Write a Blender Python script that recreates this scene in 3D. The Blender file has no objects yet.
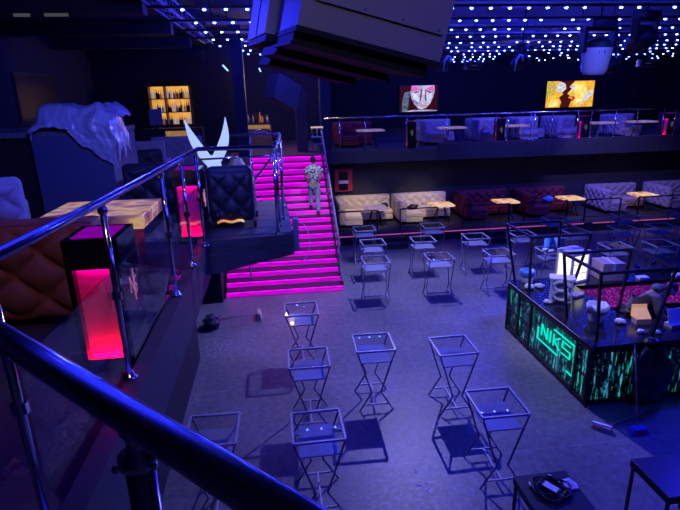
import bpy, bmesh, math, random
from mathutils import Vector, Matrix, noise
random.seed(7)
PI = math.pi
SC = bpy.context.scene
COL = SC.collection

# ------------------------------------------------------------------ materials
def nm(name):
    m = bpy.data.materials.new(name); m.use_nodes = True
    nt = m.node_tree
    return m, nt, nt.nodes['Principled BSDF'], nt.nodes['Material Output']

def mat(name, col, rough=.5, metal=0., spec=.5, emit=None, es=0., bump=0., bscale=40., var=0., vscale=6., coat=0.):
    m, nt, b, out = nm(name)
    b.inputs['Base Color'].default_value = (*col, 1)
    b.inputs['Roughness'].default_value = rough
    b.inputs['Metallic'].default_value = metal
    b.inputs['Specular IOR Level'].default_value = spec
    b.inputs['Coat Weight'].default_value = coat
    if emit:
        b.inputs['Emission Color'].default_value = (*emit, 1)
        b.inputs['Emission Strength'].default_value = es
    if var or bump:
        tc = nt.nodes.new('ShaderNodeTexCoord')
        n = nt.nodes.new('ShaderNodeTexNoise'); n.inputs['Scale'].default_value = vscale; n.inputs['Detail'].default_value = 5
        nt.links.new(tc.outputs['Object'], n.inputs['Vector'])
        if var:
            r = nt.nodes.new('ShaderNodeValToRGB')
            r.color_ramp.elements[0].position = .3; r.color_ramp.elements[1].position = .7
            r.color_ramp.elements[0].color = (*[c * (1 - var) for c in col], 1)
            r.color_ramp.elements[1].color = (*[min(1, c * (1 + var)) for c in col], 1)
            nt.links.new(n.outputs['Fac'], r.inputs['Fac']); nt.links.new(r.outputs['Color'], b.inputs['Base Color'])
        if bump:
            n2 = nt.nodes.new('ShaderNodeTexNoise'); n2.inputs['Scale'].default_value = bscale; n2.inputs['Detail'].default_value = 3
            nt.links.new(tc.outputs['Object'], n2.inputs['Vector'])
            bp = nt.nodes.new('ShaderNodeBump'); bp.inputs['Strength'].default_value = bump; bp.inputs['Distance'].default_value = .02
            nt.links.new(n2.outputs['Fac'], bp.inputs['Height']); nt.links.new(bp.outputs['Normal'], b.inputs['Normal'])
    return m

def emis(name, col, s):
    m = bpy.data.materials.new(name); m.use_nodes = True; nt = m.node_tree
    nt.nodes.clear()
    e = nt.nodes.new('ShaderNodeEmission'); e.inputs['Color'].default_value = (*col, 1); e.inputs['Strength'].default_value = s
    o = nt.nodes.new('ShaderNodeOutputMaterial'); nt.links.new(e.outputs[0], o.inputs['Surface'])
    return m

def ramp_emis(name, stops, s, scale=(4, 4, 4), kind='noise', detail=6, base=(.02, .02, .02)):
    """lit panel whose own picture is a colour ramp over a procedural texture"""
    m, nt, b, out = nm(name)
    tc = nt.nodes.new('ShaderNodeTexCoord'); mp = nt.nodes.new('ShaderNodeMapping')
    mp.inputs['Scale'].default_value = scale
    nt.links.new(tc.outputs['Object'], mp.inputs['Vector'])
    n = nt.nodes.new('ShaderNodeTexVoronoi' if kind == 'voronoi' else 'ShaderNodeTexNoise')
    if kind != 'voronoi': n.inputs['Detail'].default_value = detail
    n.inputs['Scale'].default_value = 1
    nt.links.new(mp.outputs['Vector'], n.inputs['Vector'])
    r = nt.nodes.new('ShaderNodeValToRGB'); cr = r.color_ramp
    while len(cr.elements) < len(stops): cr.elements.new(.5)
    for e, (p, c) in zip(cr.elements, stops): e.position = p; e.color = (*c, 1)
    nt.links.new(n.outputs['Distance' if kind == 'voronoi' else 'Fac'], r.inputs['Fac'])
    b.inputs['Base Color'].default_value = (*base, 1); b.inputs['Roughness'].default_value = .3
    nt.links.new(r.outputs['Color'], b.inputs['Emission Color'])
    b.inputs['Emission Strength'].default_value = s
    return m

def glass(name, tint=(.8, .85, 1), ior=1.45, rough=.02, mul=1.):
    m = bpy.data.materials.new(name); m.use_nodes = True; nt = m.node_tree; nt.nodes.clear()
    t = nt.nodes.new('ShaderNodeBsdfTransparent'); t.inputs['Color'].default_value = (*tint, 1)
    g = nt.nodes.new('ShaderNodeBsdfGlossy'); g.inputs['Roughness'].default_value = rough
    f = nt.nodes.new('ShaderNodeFresnel'); f.inputs['IOR'].default_value = ior
    mu = nt.nodes.new('ShaderNodeMath'); mu.operation = 'MULTIPLY'; mu.inputs[1].default_value = mul; mu.use_clamp = True
    x = nt.nodes.new('ShaderNodeMixShader'); o = nt.nodes.new('ShaderNodeOutputMaterial')
    ge = nt.nodes.new('ShaderNodeNewGeometry'); sb_ = nt.nodes.new('ShaderNodeMath'); sb_.operation = 'SUBTRACT'; sb_.inputs[0].default_value = 1; m2 = nt.nodes.new('ShaderNodeMath'); m2.operation = 'MULTIPLY'
    nt.links.new(ge.outputs['Backfacing'], sb_.inputs[1])
    nt.links.new(f.outputs[0], mu.inputs[0]); nt.links.new(mu.outputs[0], m2.inputs[0]); nt.links.new(sb_.outputs[0], m2.inputs[1]); nt.links.new(m2.outputs[0], x.inputs[0])
    nt.links.new(t.outputs[0], x.inputs[1]); nt.links.new(g.outputs[0], x.inputs[2]); nt.links.new(x.outputs[0], o.inputs['Surface'])
    return m

def floor_mat():
    m, nt, b, out = nm('concrete_floor')
    tc = nt.nodes.new('ShaderNodeTexCoord')
    n1 = nt.nodes.new('ShaderNodeTexNoise'); n1.inputs['Scale'].default_value = .7; n1.inputs['Detail'].default_value = 6
    n2 = nt.nodes.new('ShaderNodeTexNoise'); n2.inputs['Scale'].default_value = 9; n2.inputs['Detail'].default_value = 10; n2.inputs['Roughness'].default_value = .75
    for n in (n1, n2): nt.links.new(tc.outputs['Object'], n.inputs['Vector'])
    r1 = nt.nodes.new('ShaderNodeValToRGB')
    r1.color_ramp.elements[0].position = .3; r1.color_ramp.elements[0].color = (.115, .115, .12, 1)
    r1.color_ramp.elements[1].position = .75; r1.color_ramp.elements[1].color = (.2, .2, .205, 1)
    nt.links.new(n1.outputs['Fac'], r1.inputs['Fac'])
    r2 = nt.nodes.new('ShaderNodeValToRGB')
    r2.color_ramp.elements[0].position = .42; r2.color_ramp.elements[0].color = (.8, .8, .8, 1)
    r2.color_ramp.elements[1].position = .8; r2.color_ramp.elements[1].color = (1.7, 1.7, 1.7, 1)
    nt.links.new(n2.outputs['Fac'], r2.inputs['Fac'])
    mx = nt.nodes.new('ShaderNodeMix'); mx.data_type = 'RGBA'; mx.blend_type = 'MULTIPLY'; mx.inputs[0].default_value = 1
    nt.links.new(r1.outputs['Color'], mx.inputs[6]); nt.links.new(r2.outputs['Color'], mx.inputs[7])
    br = nt.nodes.new('ShaderNodeTexBrick'); br.offset = 0; br.inputs['Scale'].default_value = 1
    br.inputs['Brick Width'].default_value = 2.33; br.inputs['Row Height'].default_value = 2.33
    br.inputs['Mortar Size'].default_value = .008; br.inputs['Mortar Smooth'].default_value = .3
    br.inputs['Color1'].default_value = (0, 0, 0, 1); br.inputs['Color2'].default_value = (0, 0, 0, 1); br.inputs['Mortar'].default_value = (.22, .22, .22, 1)
    mp = nt.nodes.new('ShaderNodeMapping'); mp.inputs['Location'].default_value = (-.07, 1.12, 0)
    nt.links.new(tc.outputs['Object'], mp.inputs['Vector']); nt.links.new(mp.outputs['Vector'], br.inputs['Vector'])
    m2 = nt.nodes.new('ShaderNodeMix'); m2.data_type = 'RGBA'; m2.blend_type = 'ADD'; m2.inputs[0].default_value = .35
    nt.links.new(mx.outputs[2], m2.inputs[6]); nt.links.new(br.outputs['Color'], m2.inputs[7])
    # pale plaster dust in two trodden patches
    def patch(cx, cy, r):
        vm = nt.nodes.new('ShaderNodeVectorMath'); vm.operation = 'DISTANCE'; vm.inputs[1].default_value = (cx, cy, 0)
        nt.links.new(tc.outputs['Object'], vm.inputs[0])
        mr = nt.nodes.new('ShaderNodeMapRange'); mr.inputs[1].default_value = r; mr.inputs[2].default_value = 0; mr.inputs[3].default_value = 0; mr.inputs[4].default_value = 1
        nt.links.new(vm.outputs['Value'], mr.inputs[0]); return mr
    a = nt.nodes.new('ShaderNodeMath'); a.operation = 'ADD'
    nt.links.new(patch(1.65, 5.3, 1.3).outputs[0], a.inputs[0]); nt.links.new(patch(-1.4, 9.9, 1.0).outputs[0], a.inputs[1])
    n3 = nt.nodes.new('ShaderNodeTexNoise'); n3.inputs['Scale'].default_value = 14; n3.inputs['Detail'].default_value = 12; n3.inputs['Roughness'].default_value = .8
    nt.links.new(tc.outputs['Object'], n3.inputs['Vector'])
    r3 = nt.nodes.new('ShaderNodeMapRange'); r3.inputs[1].default_value = .48; r3.inputs[2].default_value = .68
    nt.links.new(n3.outputs['Fac'], r3.inputs[0])
    mm = nt.nodes.new('ShaderNodeMath'); mm.operation = 'MULTIPLY'; mm.use_clamp = True
    nt.links.new(a.outputs[0], mm.inputs[0]); nt.links.new(r3.outputs[0], mm.inputs[1])
    m3 = nt.nodes.new('ShaderNodeMix'); m3.data_type = 'RGBA'; m3.inputs[7].default_value = (.6, .6, .6, 1)
    nt.links.new(mm.outputs[0], m3.inputs[0]); nt.links.new(m2.outputs[2], m3.inputs[6])
    nt.links.new(m3.outputs[2], b.inputs['Base Color'])
    b.inputs['Roughness'].default_value = .42; b.inputs['Specular IOR Level'].default_value = .35
    bp = nt.nodes.new('ShaderNodeBump'); bp.inputs['Strength'].default_value = .25; bp.inputs['Distance'].default_value = .01
    nt.links.new(n2.outputs['Fac'], bp.inputs['Height']); nt.links.new(bp.outputs['Normal'], b.inputs['Normal'])
    return m

def streak_mat():
    """LED panel: teal vertical streaks and dots on black"""
    m, nt, b, out = nm('teal_streak_panel')
    tc = nt.nodes.new('ShaderNodeTexCoord')
    def nz(scale, detail, lo, hi, rough=.5):
        mp = nt.nodes.new('ShaderNodeMapping'); mp.inputs['Scale'].default_value = scale
        nt.links.new(tc.outputs['Object'], mp.inputs['Vector'])
        n = nt.nodes.new('ShaderNodeTexNoise'); n.inputs['Scale'].default_value = 1; n.inputs['Detail'].default_value = detail
        nt.links.new(mp.outputs['Vector'], n.inputs['Vector'])
        r = nt.nodes.new('ShaderNodeMapRange'); r.inputs[1].default_value = lo; r.inputs[2].default_value = hi
        nt.links.new(n.outputs['Fac'], r.inputs[0]); return r
    s1 = nz((21, 21, 2.0), 2, .54, .64); s2 = nz((40, 40, 32), 1, .68, .74); hue = nz((9, 9, 1.5), 1, .35, .65); dim = nz((14, 14, 9), 2, .35, .6)
    mu = nt.nodes.new('ShaderNodeMath'); mu.operation = 'MULTIPLY'
    nt.links.new(s1.outputs[0], mu.inputs[0]); nt.links.new(dim.outputs[0], mu.inputs[1])
    ad = nt.nodes.new('ShaderNodeMath'); ad.operation = 'ADD'; ad.use_clamp = True
    nt.links.new(mu.outputs[0], ad.inputs[0]); nt.links.new(s2.outputs[0], ad.inputs[1])
    c = nt.nodes.new('ShaderNodeMix'); c.data_type = 'RGBA'
    c.inputs[6].default_value = (.01, .62, .5, 1); c.inputs[7].default_value = (.05, .3, .6, 1)
    nt.links.new(hue.outputs[0], c.inputs[0])
    nt.links.new(c.outputs[2], b.inputs['Emission Color']); nt.links.new(ad.outputs[0], b.inputs['Emission Strength'])
    b.inputs['Base Color'].default_value = (.008, .008, .01, 1); b.inputs['Roughness'].default_value = .3
    return m

def shirt_mat():
    m, nt, b, out = nm('camouflage_shirt')
    tc = nt.nodes.new('ShaderNodeTexCoord')
    n = nt.nodes.new('ShaderNodeTexNoise'); n.inputs['Scale'].default_value = 17; n.inputs['Detail'].default_value = 2
    nt.links.new(tc.outputs['Object'], n.inputs['Vector'])
    r = nt.nodes.new('ShaderNodeValToRGB'); r.color_ramp.interpolation = 'CONSTANT'
    for e, (p, c) in zip((r.color_ramp.elements[0], r.color_ramp.elements[1]), ((0, .03), (.5, .5))): e.position = p; e.color = (c, c, c, 1)
    e = r.color_ramp.elements.new(.43); e.color = (.2, .2, .2, 1)
    nt.links.new(n.outputs['Fac'], r.inputs['Fac']); nt.links.new(r.outputs['Color'], b.inputs['Base Color'])
    b.inputs['Roughness'].default_value = .85
    return m

def wood_mat(name, c0, c1, rough=.5, scale=(1.2, 22, 22)):
    m, nt, b, out = nm(name)
    tc = nt.nodes.new('ShaderNodeTexCoord'); mp = nt.nodes.new('ShaderNodeMapping'); mp.inputs['Scale'].default_value = scale
    nt.links.new(tc.outputs['Object'], mp.inputs['Vector'])
    n = nt.nodes.new('ShaderNodeTexNoise'); n.inputs['Scale'].default_value = 1; n.inputs['Detail'].default_value = 6
    nt.links.new(mp.outputs['Vector'], n.inputs['Vector'])
    r = nt.nodes.new('ShaderNodeValToRGB'); r.color_ramp.elements[0].position = .35; r.color_ramp.elements[1].position = .7
    r.color_ramp.elements[0].color = (*c0, 1); r.color_ramp.elements[1].color = (*c1, 1)
    nt.links.new(n.outputs['Fac'], r.inputs['Fac']); nt.links.new(r.outputs['Color'], b.inputs['Base Color'])
    b.inputs['Roughness'].default_value = rough
    return m

M = {}
M['floor'] = floor_mat()
M['navy'] = mat('navy_wall', (.024, .028, .045), .7, var=.15)
M['dark_wall'] = mat('black_wall', (.012, .012, .018), .8)
M['ceiling'] = mat('dark_ceiling', (.06, .06, .07), .8, var=.4, vscale=.6)
M['beam'] = mat('ceiling_beam', (.03, .024, .024), .7)
M['platform'] = mat('dark_carpet', (.03, .03, .04), .85, bump=.3)
M['fascia'] = mat('dark_fascia', (.03, .03, .042), .55, var=.2)
M['deckwood'] = wood_mat('dark_plank', (.04, .042, .05), (.075, .08, .1), .5)
M['brown_floor'] = wood_mat('brown_plank', (.10, .06, .04), (.2, .12, .08), .45)
M['black'] = mat('black_matte', (.012, .012, .014), .55)
M['black_metal'] = mat('black_metal', (.015, .015, .02), .4, metal=.3)
M['gloss_black'] = mat('gloss_black', (.008, .008, .012), .12)
M['counter'] = mat('black_counter', (.012, .013, .02), .16)
M['chrome'] = mat('chrome', (.75, .75, .8), .12, metal=1)
M['chrome_rail'] = mat('polished_steel', (.62, .62, .7), .2, metal=1)
M['frame'] = mat('grey_steel_frame', (.38, .39, .46), .45, metal=.1)
M['leg'] = mat('shaded_steel_leg', (.2, .2, .23), .45, metal=.1)  # frame steel in a darker copy, backlit shade put into the colour
M['tglass'] = glass('table_glass', (.97, .98, 1), 1.5, .01, 1.3)
M['shelf'] = mat('frosted_shelf', (.27, .3, .36), .14, spec=1.)
M['rglass'] = glass('rail_glass', (.86, .88, .95), 1.45, .01, 1.0)
M['step'] = wood_mat('stair_board', (.17, .13, .15), (.42, .36, .4), .6, (1.1, 14, 9))
M['nosing'] = mat('stair_nosing', (.02, .02, .025), .5)
M['magenta'] = emis('magenta_led', (.9, .0, .9), 3.5)
M['riser'] = ramp_emis('lit_riser', [(.3, (.3, .0, .36)), (.5, (.62, .0, .66)), (.7, (.85, .0, .85))], .8, (1.3, 5, 16), base=(.2, .1, .2))
M['pinkled'] = emis('pink_led', (.9, .12, .6), .6)
M['white_led'] = emis('ceiling_led', (.02, .035, 1), 240)
M['cream'] = mat('cream_velvet', (.62, .54, .42), .8)
M['burgundy'] = mat('burgundy_velvet', (.16, .018, .04), .8)
M['lilac'] = mat('grey_velvet', (.4, .34, .36), .8)
M['brown_velvet'] = mat('brown_velvet', (.2, .07, .065), .75)
M['blue_velvet'] = mat('slate_velvet', (.2, .21, .3), .8)
M['dark_velvet'] = mat('dark_velvet', (.014, .012, .024), .6)
M['button'] = mat('crystal_button', (.8, .8, .9), .05, metal=1)
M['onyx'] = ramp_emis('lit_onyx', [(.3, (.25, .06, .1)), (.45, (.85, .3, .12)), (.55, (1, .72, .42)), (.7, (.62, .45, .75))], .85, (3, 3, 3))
M['onyx_table'] = ramp_emis('marble_glow', [(.36, (.07, .03, .12)), (.47, (.4, .16, .16)), (.55, (.9, .55, .22)), (.64, (.22, .14, .4))], .6, (2.2, 4, 4), base=(.06, .05, .06))
M['onyx_dim'] = ramp_emis('violet_onyx', [(.3, (.22, .1, .35)), (.5, (.55, .32, .68)), (.7, (.62, .5, .85))], .5, (3, 3, 3))
M['violet_top'] = emis('violet_lit_top', (.36, .0, .56), .55)
M['red_led'] = emis('red_led', (1, .0, .06), 120)
M['violet_led'] = emis('violet_led', (.7, .0, .7), 30)
M['lightbox'] = mat('lightbox_lining', (.8, .02, .22), .8)
M['monogram'] = emis('pink_monogram', (.75, .25, .5), .7)
M['monogram_dim'] = emis('pale_monogram', (.6, .45, .65), .4)
M['streak'] = streak_mat()
M['teal'] = emis('teal_sign', (0, .8, .6), 1.1)
M['glitter'] = ramp_emis('pink_glitter', [(.25, (.85, .08, .85)), (.4, (.4, .0, .45)), (.6, (.07, .0, .12)), (.8, (.35, .03, .5))], .42, (16, 16, 16), 'voronoi')
M['speaker'] = mat('speaker_grey', (.13, .112, .1), .6, bump=.05)
M['speaker_blk'] = mat('speaker_black', (.006, .006, .007), .7, spec=.15)
M['red_box'] = mat('fire_red', (.5, .03, .05), .5)
M['white'] = mat('white_plastic', (.75, .76, .8), .5)
M['whitebag'] = mat('white_bag', (.62, .64, .7), .45, bump=.8, bscale=14)
M['blackbag'] = mat('black_bag', (.012, .012, .018), .22, bump=1., bscale=10)
M['silver_bag'] = mat('silver_black_bag', (.07, .07, .08), .2, bump=1., bscale=12, var=.9, vscale=9)
M['sheet'] = mat('plastic_sheet', (.42, .42, .52), .22, spec=.9, bump=1., bscale=11)
M['lit_white'] = ramp_emis('lit_cooler', [(.3, (.75, .75, .85)), (.6, (1, .92, .75))], 1.35, (5, 5, 5))
M['cooler'] = mat('cooler_case', (.5, .5, .55), .4)
M['cardboard'] = mat('cardboard', (.42, .32, .28), .8)
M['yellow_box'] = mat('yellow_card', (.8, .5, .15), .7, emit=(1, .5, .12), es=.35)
M['paper'] = mat('paper', (.6, .66, .8), .7)
M['blue_cup'] = mat('blue_cup', (.12, .38, .75), .4)
M['skin'] = mat('skin', (.4, .24, .18), .55)
M['hair'] = mat('dark_hair', (.02, .016, .015), .5, bump=.6, bscale=60)
M['shirt'] = shirt_mat()
M['jeans'] = mat('light_jeans', (.28, .36, .46), .85, var=.2, vscale=14)
M['shoe'] = mat('dark_shoe', (.03, .025, .025), .6)
M['jacket'] = mat('grey_black_jacket', (.11, .11, .12), .75, bump=.4, bscale=20)
M['trousers'] = mat('black_trousers', (.015, .015, .02), .8)
M['blue_mask'] = mat('blue_band', (.1, .3, .8), .6)
M['bristle'] = mat('straw_bristles', (.55, .42, .25), .8)
M['wood_pole'] = mat('wooden_pole', (.4, .3, .22), .6)
M['blue_plastic'] = mat('blue_plastic', (.05, .1, .6), .45)
M['red_plastic'] = mat('red_plastic', (.5, .02, .06), .45)
M['cable'] = mat('black_cable', (.012, .012, .014), .45)
M['wing'] = mat('glowing_wing', (.8, .85, .95), .4, emit=(.55, .78, 1), es=.62)
M['beige'] = mat('beige_fabric', (.5, .36, .28), .7)
M['backlight'] = ramp_emis('amber_backlight', [(.3, (.7, .2, .03)), (.6, (1, .52, .1))], .9, (3, 3, 3))
M['amber_wood'] = ramp_emis('amber_lit_wood', [(.35, (.28, .13, .03)), (.65, (.55, .32, .1))], .7, (40, 3, 2))
M['bottle_a'] = mat('amber_bottle', (.35, .12, .03), .15, emit=(.8, .28, .05), es=.25)
M['bottle_b'] = mat('pale_bottle', (.7, .6, .45), .2, emit=(1, .75, .4), es=.3)
M['bottle_c'] = mat('dark_bottle', (.05, .03, .02), .15)
M['bottle_d'] = mat('clear_bottle', (.5, .45, .42), .2)
M['shelfwood'] = mat('shelf_dark', (.06, .035, .02), .5)
M['brown_pillar'] = mat('brown_pillar', (.12, .075, .055), .6)
M['head'] = mat('lamp_head_black', (.014, .014, .02), .4)
M['lens'] = mat('pale_lens_cover', (.42, .42, .5), .35)
M['tape'] = mat('white_cover', (.7, .7, .75), .6)
M['tube'] = emis('blue_tube', (.25, .55, 1), 2.2)
M['dimstrip'] = emis('grey_strip', (.4, .4, .5), .14)
M['table_black'] = mat('black_tabletop', (.012, .012, .018), .35)
M['brown_top'] = mat('brown_top', (.2, .13, .12), .6)
M['clear'] = glass('clear_acrylic', (.8, .8, .9), 1.4, .05)
M['barglass'] = glass('bar_glass', (.75, .8, .95), 1.5, .02, 1.8)
M['booth'] = mat('booth_navy', (.07, .085, .16), .6)
M['panel'] = mat('pale_panel', (.3, .27, .26), .8)
M['side_wall'] = mat('side_wall', (.014, .015, .024), .8)
M['poster'] = ramp_emis('poster_print', [(.4, (.0, .0, .01)), (.52, (.02, .01, .05)), (.62, (.12, .03, .04)), (.75, (.15, .18, .25))], .02, (1.2, 2.2, 2.2))
M['screen_frame'] = mat('screen_frame', (.01, .01, .012), .5)

# ------------------------------------------------------------------ mesh builder
class MB:
    def __init__(s): s.bm = bmesh.new(); s.mi = 0
    def _f(s, vs, smooth=False):
        try:
            f = s.bm.faces.new(vs); f.material_index = s.mi; f.smooth = smooth; return f
        except ValueError: return None
    def box(s, x0, y0, z0, x1, y1, z1, mtx=None, bev=0., seg=2):
        P = [(x0, y0, z0), (x1, y0, z0), (x1, y1, z0), (x0, y1, z0), (x0, y0, z1), (x1, y0, z1), (x1, y1, z1), (x0, y1, z1)]
        vs = [s.bm.verts.new(mtx @ Vector(p) if mtx else p) for p in P]
        fs = [s._f([vs[i] for i in q]) for q in ((0, 3, 2, 1), (4, 5, 6, 7), (0, 1, 5, 4), (1, 2, 6, 5), (2, 3, 7, 6), (3, 0, 4, 7))]
        if bev:
            es = list({e for f in fs for e in f.edges})
            r = bmesh.ops.bevel(s.bm, geom=es, offset=bev, segments=seg, affect='EDGES', profile=.5)
            for f in r['faces']: f.material_index = s.mi; f.smooth = True
        return s
    def hexa(s, P):
        vs = [s.bm.verts.new(p) for p in P]
        for q in ((0, 3, 2, 1), (4, 5, 6, 7), (0, 1, 5, 4), (1, 2, 6, 5), (2, 3, 7, 6), (3, 0, 4, 7)): s._f([vs[i] for i in q])
        return s
    def quad(s, *P):
        s._f([s.bm.verts.new(p) for p in P]); return s
    def tube(s, p, q, r, n=10, r2=None): return s.path([p, q], r, n, r2)
    def path(s, pts, r, n=10, r2=None, closed=False):
        pts = [Vector(p) for p in pts]; N = len(pts); rings = []
        for i, p in enumerate(pts):
            a = pts[i - 1] if (i > 0 or closed) else p; b = pts[(i + 1) % N] if (i < N - 1 or closed) else p
            d1 = (p - a).normalized() if (p - a).length else (b - p).normalized()
            d2 = (b - p).normalized() if (b - p).length else d1
            t = (d1 + d2).normalized() if (d1 + d2).length > 1e-6 else d1
            k = 1 / max(.5, t.dot(d1))
            up = Vector((0, 0, 1)) if abs(t.z) < .95 else Vector((1, 0, 0))
            u = t.cross(up).normalized(); v = t.cross(u).normalized()
            rr = r if r2 is None else r + (r2 - r) * i / (N - 1)
            bis = (d2 - d1)
            ring = []
            for j in range(n):
                o = u * math.cos(2 * PI * j / n) * rr + v * math.sin(2 * PI * j / n) * rr
                if bis.length > 1e-5:
                    bn = bis.normalized(); o += bn * o.dot(bn) * (k - 1)
                ring.append(s.bm.verts.new(p + o))
            rings.append(ring)
        M_ = N if closed else N - 1
        for i in range(M_):
            A, B = rings[i], rings[(i + 1) % N]
            for j in range(n): s._f([A[j], A[(j + 1) % n], B[(j + 1) % n], B[j]], True)
        if not closed: s._f(rings[0][::-1]); s._f(rings[-1])
        return s
    def bar(s, p, q, w, h=None):
        """square-section bar"""
        h = h or w; p, q = Vector(p), Vector(q); t = (q - p).normalized()
        up = Vector((0, 0, 1)) if abs(t.z) < .95 else Vector((0, 1, 0))
        u = t.cross(up).normalized() * w / 2; v = t.cross(u).normalized() * h / 2
        return s.hexa([p - u - v, p + u - v, p + u + v, p - u + v, q - u - v, q + u - v, q + u + v, q - u + v])
    def lathe(s, prof, c=(0, 0, 0), n=20, mtx=None):
        rings = []
        for r, z in prof:
            ring = []
            for j in range(n):
                v = Vector((r * math.cos(2 * PI * j / n), r * math.sin(2 * PI * j / n), z))
                if mtx: v = mtx @ v
                ring.append(s.bm.verts.new(v + Vector(c)))
            rings.append(ring)
        for A, B in zip(rings, rings[1:]):
            for j in range(n): s._f([A[j], A[(j + 1) % n], B[(j + 1) % n], B[j]], True)
        if prof[0][0] > 1e-4: s._f(rings[0][::-1])
        if prof[-1][0] > 1e-4: s._f(rings[-1])
        return s
    def ball(s, c, rx, ry=None, rz=None, n=14, m=8, mtx=None):
        ry = ry or rx; rz = rz or rx
        S = Matrix.Diagonal((rx, ry, rz)).to_3x3()
        if mtx: S = mtx.to_3x3() @ S
        return s.lathe([(max(math.sin(PI * i / m), 1e-5), -math.cos(PI * i / m)) for i in range(m + 1)], c, n, S)
    def prism(s, pts, axis, a, b):
        def P(u, v, w): return {'x': (w, u, v), 'y': (u, w, v), 'z': (u, v, w)}[axis]
        A = [s.bm.verts.new(P(u, v, a)) for u, v in pts]; B = [s.bm.verts.new(P(u, v, b)) for u, v in pts]
        s._f(A[::-1]); s._f(B)
        for i in range(len(pts)): s._f([A[i], A[(i + 1) % len(pts)], B[(i + 1) % len(pts)], B[i]])
        return s
    def grid(s, fn, nu, nv, smooth=True, flip=False):
        V = [[s.bm.verts.new(fn(i / nu, j / nv)) for j in range(nv + 1)] for i in range(nu + 1)]
        for i in range(nu):
            for j in range(nv):
                q = [V[i][j], V[i + 1][j], V[i + 1][j + 1], V[i][j + 1]]
                s._f(q[::-1] if flip else q, smooth)
        return s
    def quilt(s, o, u, v, n, w, h, cell, dep, res=4):
        """diamond-tufted upholstery bulging along n from the plane at o"""
        o, u, v, n = Vector(o), Vector(u), Vector(v), Vector(n)
        cu = max(2, round(w / cell)); cv = max(2, round(h / cell))
        def fn(a, b):
            x, y = a * cu, b * cv
            d = abs(math.sin(PI * (x + y) / 2) * math.sin(PI * (x - y) / 2))
            e = min(a * cu, (1 - a) * cu, b * cv, (1 - b) * cv, .6) / .6
            return o + u * (a * w) + v * (b * h) + n * (dep * (.05 + .95 * d ** .42) * e ** .5)
        fl = u.cross(v).dot(n) < 0
        return s.grid(fn, cu * res, cv * res, True, fl)
    def merge(s, me):
        s.bm.from_mesh(me); return s
    def mesh(s, name):
        bmesh.ops.recalc_face_normals(s.bm, faces=s.bm.faces)
        me = bpy.data.meshes.new(name); s.bm.to_mesh(me); s.bm.free(); return me
    def build(s, name, mats, parent=None, loc=(0, 0, 0), rz=0):
        me = s.mesh(name)
        for m in (mats if isinstance(mats, (list, tuple)) else [mats]): me.materials.append(M[m] if isinstance(m, str) else m)
        o = bpy.data.objects.new(name, me); COL.objects.link(o); o.parent = parent; o.location = loc; o.rotation_euler = (0, 0, rz)
        return o

def tag(o, label, cat, group=None, kind=None):
    if kind: o['kind'] = kind
    if label: o['label'] = label
    if cat: o['category'] = cat
    if group: o['group'] = group
    return o
def thing(name, label, cat, loc=(0, 0, 0), rz=0, group=None):
    o = bpy.data.objects.new(name, None); COL.objects.link(o); o.location = loc; o.rotation_euler = (0, 0, rz); o.empty_display_size = .1
    return tag(o, label, cat, group)
def copy_tree(o, parent=None):
    c = o.copy(); COL.objects.link(c)
    if parent: c.parent = parent
    for ch in [x for x in KIDS.get(o.name, [])]: copy_tree(ch, c)
    return c
KIDS = {}
def snap(root):
    """remember the children of a finished thing for copy_tree"""
    stack = [root]
    allk = list(COL.objects)
    while stack:
        r = stack.pop(); ks = [x for x in allk if x.parent == r]; KIDS[r.name] = ks; stack += ks
def dup(proto, loc, rz, label, group=None):
    c = copy_tree(proto); c.location = loc; c.rotation_euler = (0, 0, rz); c['label'] = label
    if group: c['group'] = group
    return c
def struct(name, mb, m, label=None):
    o = mb.build(name, m); o['kind'] = 'structure'
    o['label'] = label or name.replace('_', ' '); o['category'] = name.split('_')[0]
    return o
def box1(*a, **k): return MB().box(*a, **k)

# ------------------------------------------------------------------ setting
struct('floor', MB().box(-9, -2, -.2, 26, 32.2, 0), 'floor', 'dark grey concrete dance floor with faint joints and dust')
struct('ceiling', MB().box(-9, -2, 7.3, 26, 32.2, 7.5), 'ceiling', 'black ceiling above the rows of lights')
struct('wall_left', MB().box(-9, -2, 0, -6.02, 32.2, 7.3), 'side_wall', 'dark navy wall at the left of the lounge')
struct('wall_back', MB().box(-6.02, 31.8, 0, 26, 32.2, 7.3), 'dark_wall', 'dark wall behind the balcony carrying the two screens')
struct('wall_right', MB().box(25.6, -2, 0, 26, 31.8, 7.3), 'dark_wall', 'dark wall at the far right of the hall')
struct('wall_front', MB().box(-6.02, -2, 0, 25.6, -1.7, 7.3), 'dark_wall', 'dark wall behind the photographer')
# upper floor on the left, with its deck corner by the stairs
fl = MB()
fl.box(-6.02, 1.6, 2.8, -1.06, 12.6, 3.2)
fl.prism([(-6.02, -1.7), (1.2, -1.7), (1.2, -.95), (-1.06, 1.6), (-6.02, 1.6)], 'z', 2.8, 3.2)
fl.box(-6.02, 12.6, 2.7, -1.56, 31.8, 3.09)
struct('floor_upper', fl, 'platform', 'dark upper lounge floor on the left')
struct('floor_landing', MB().box(-1.56, 17.32, 2.7, 1.64, 31.8, 3.09), 'brown_floor', 'brown landing floor at the top of the magenta stairs')
struct('floor_front', MB().prism([(-1.44, 2.42), (-1.44, -1.7), (1.2, -1.7), (1.2, -.22)], 'z', 3.2, 3.25), 'brown_floor', 'brown floor corner under the photographer')
cb = MB()
cb.box(-1.045, 1.2, 2.78, -.93, 6.42, 3.27)
struct('trim_1', cb, 'fascia', 'dark kerb along the edge of the left lounge floor')
dk = MB(); dk.hexa([(-1.06, 6.42, 2.78), (.17, 6.56, 2.98), (.13, 8.95, 2.98), (-1.06, 8.95, 2.78), (-1.06, 6.42, 3.26), (.17, 6.56, 3.26), (.13, 8.95, 3.26), (-1.06, 8.95, 3.26)])
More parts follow.
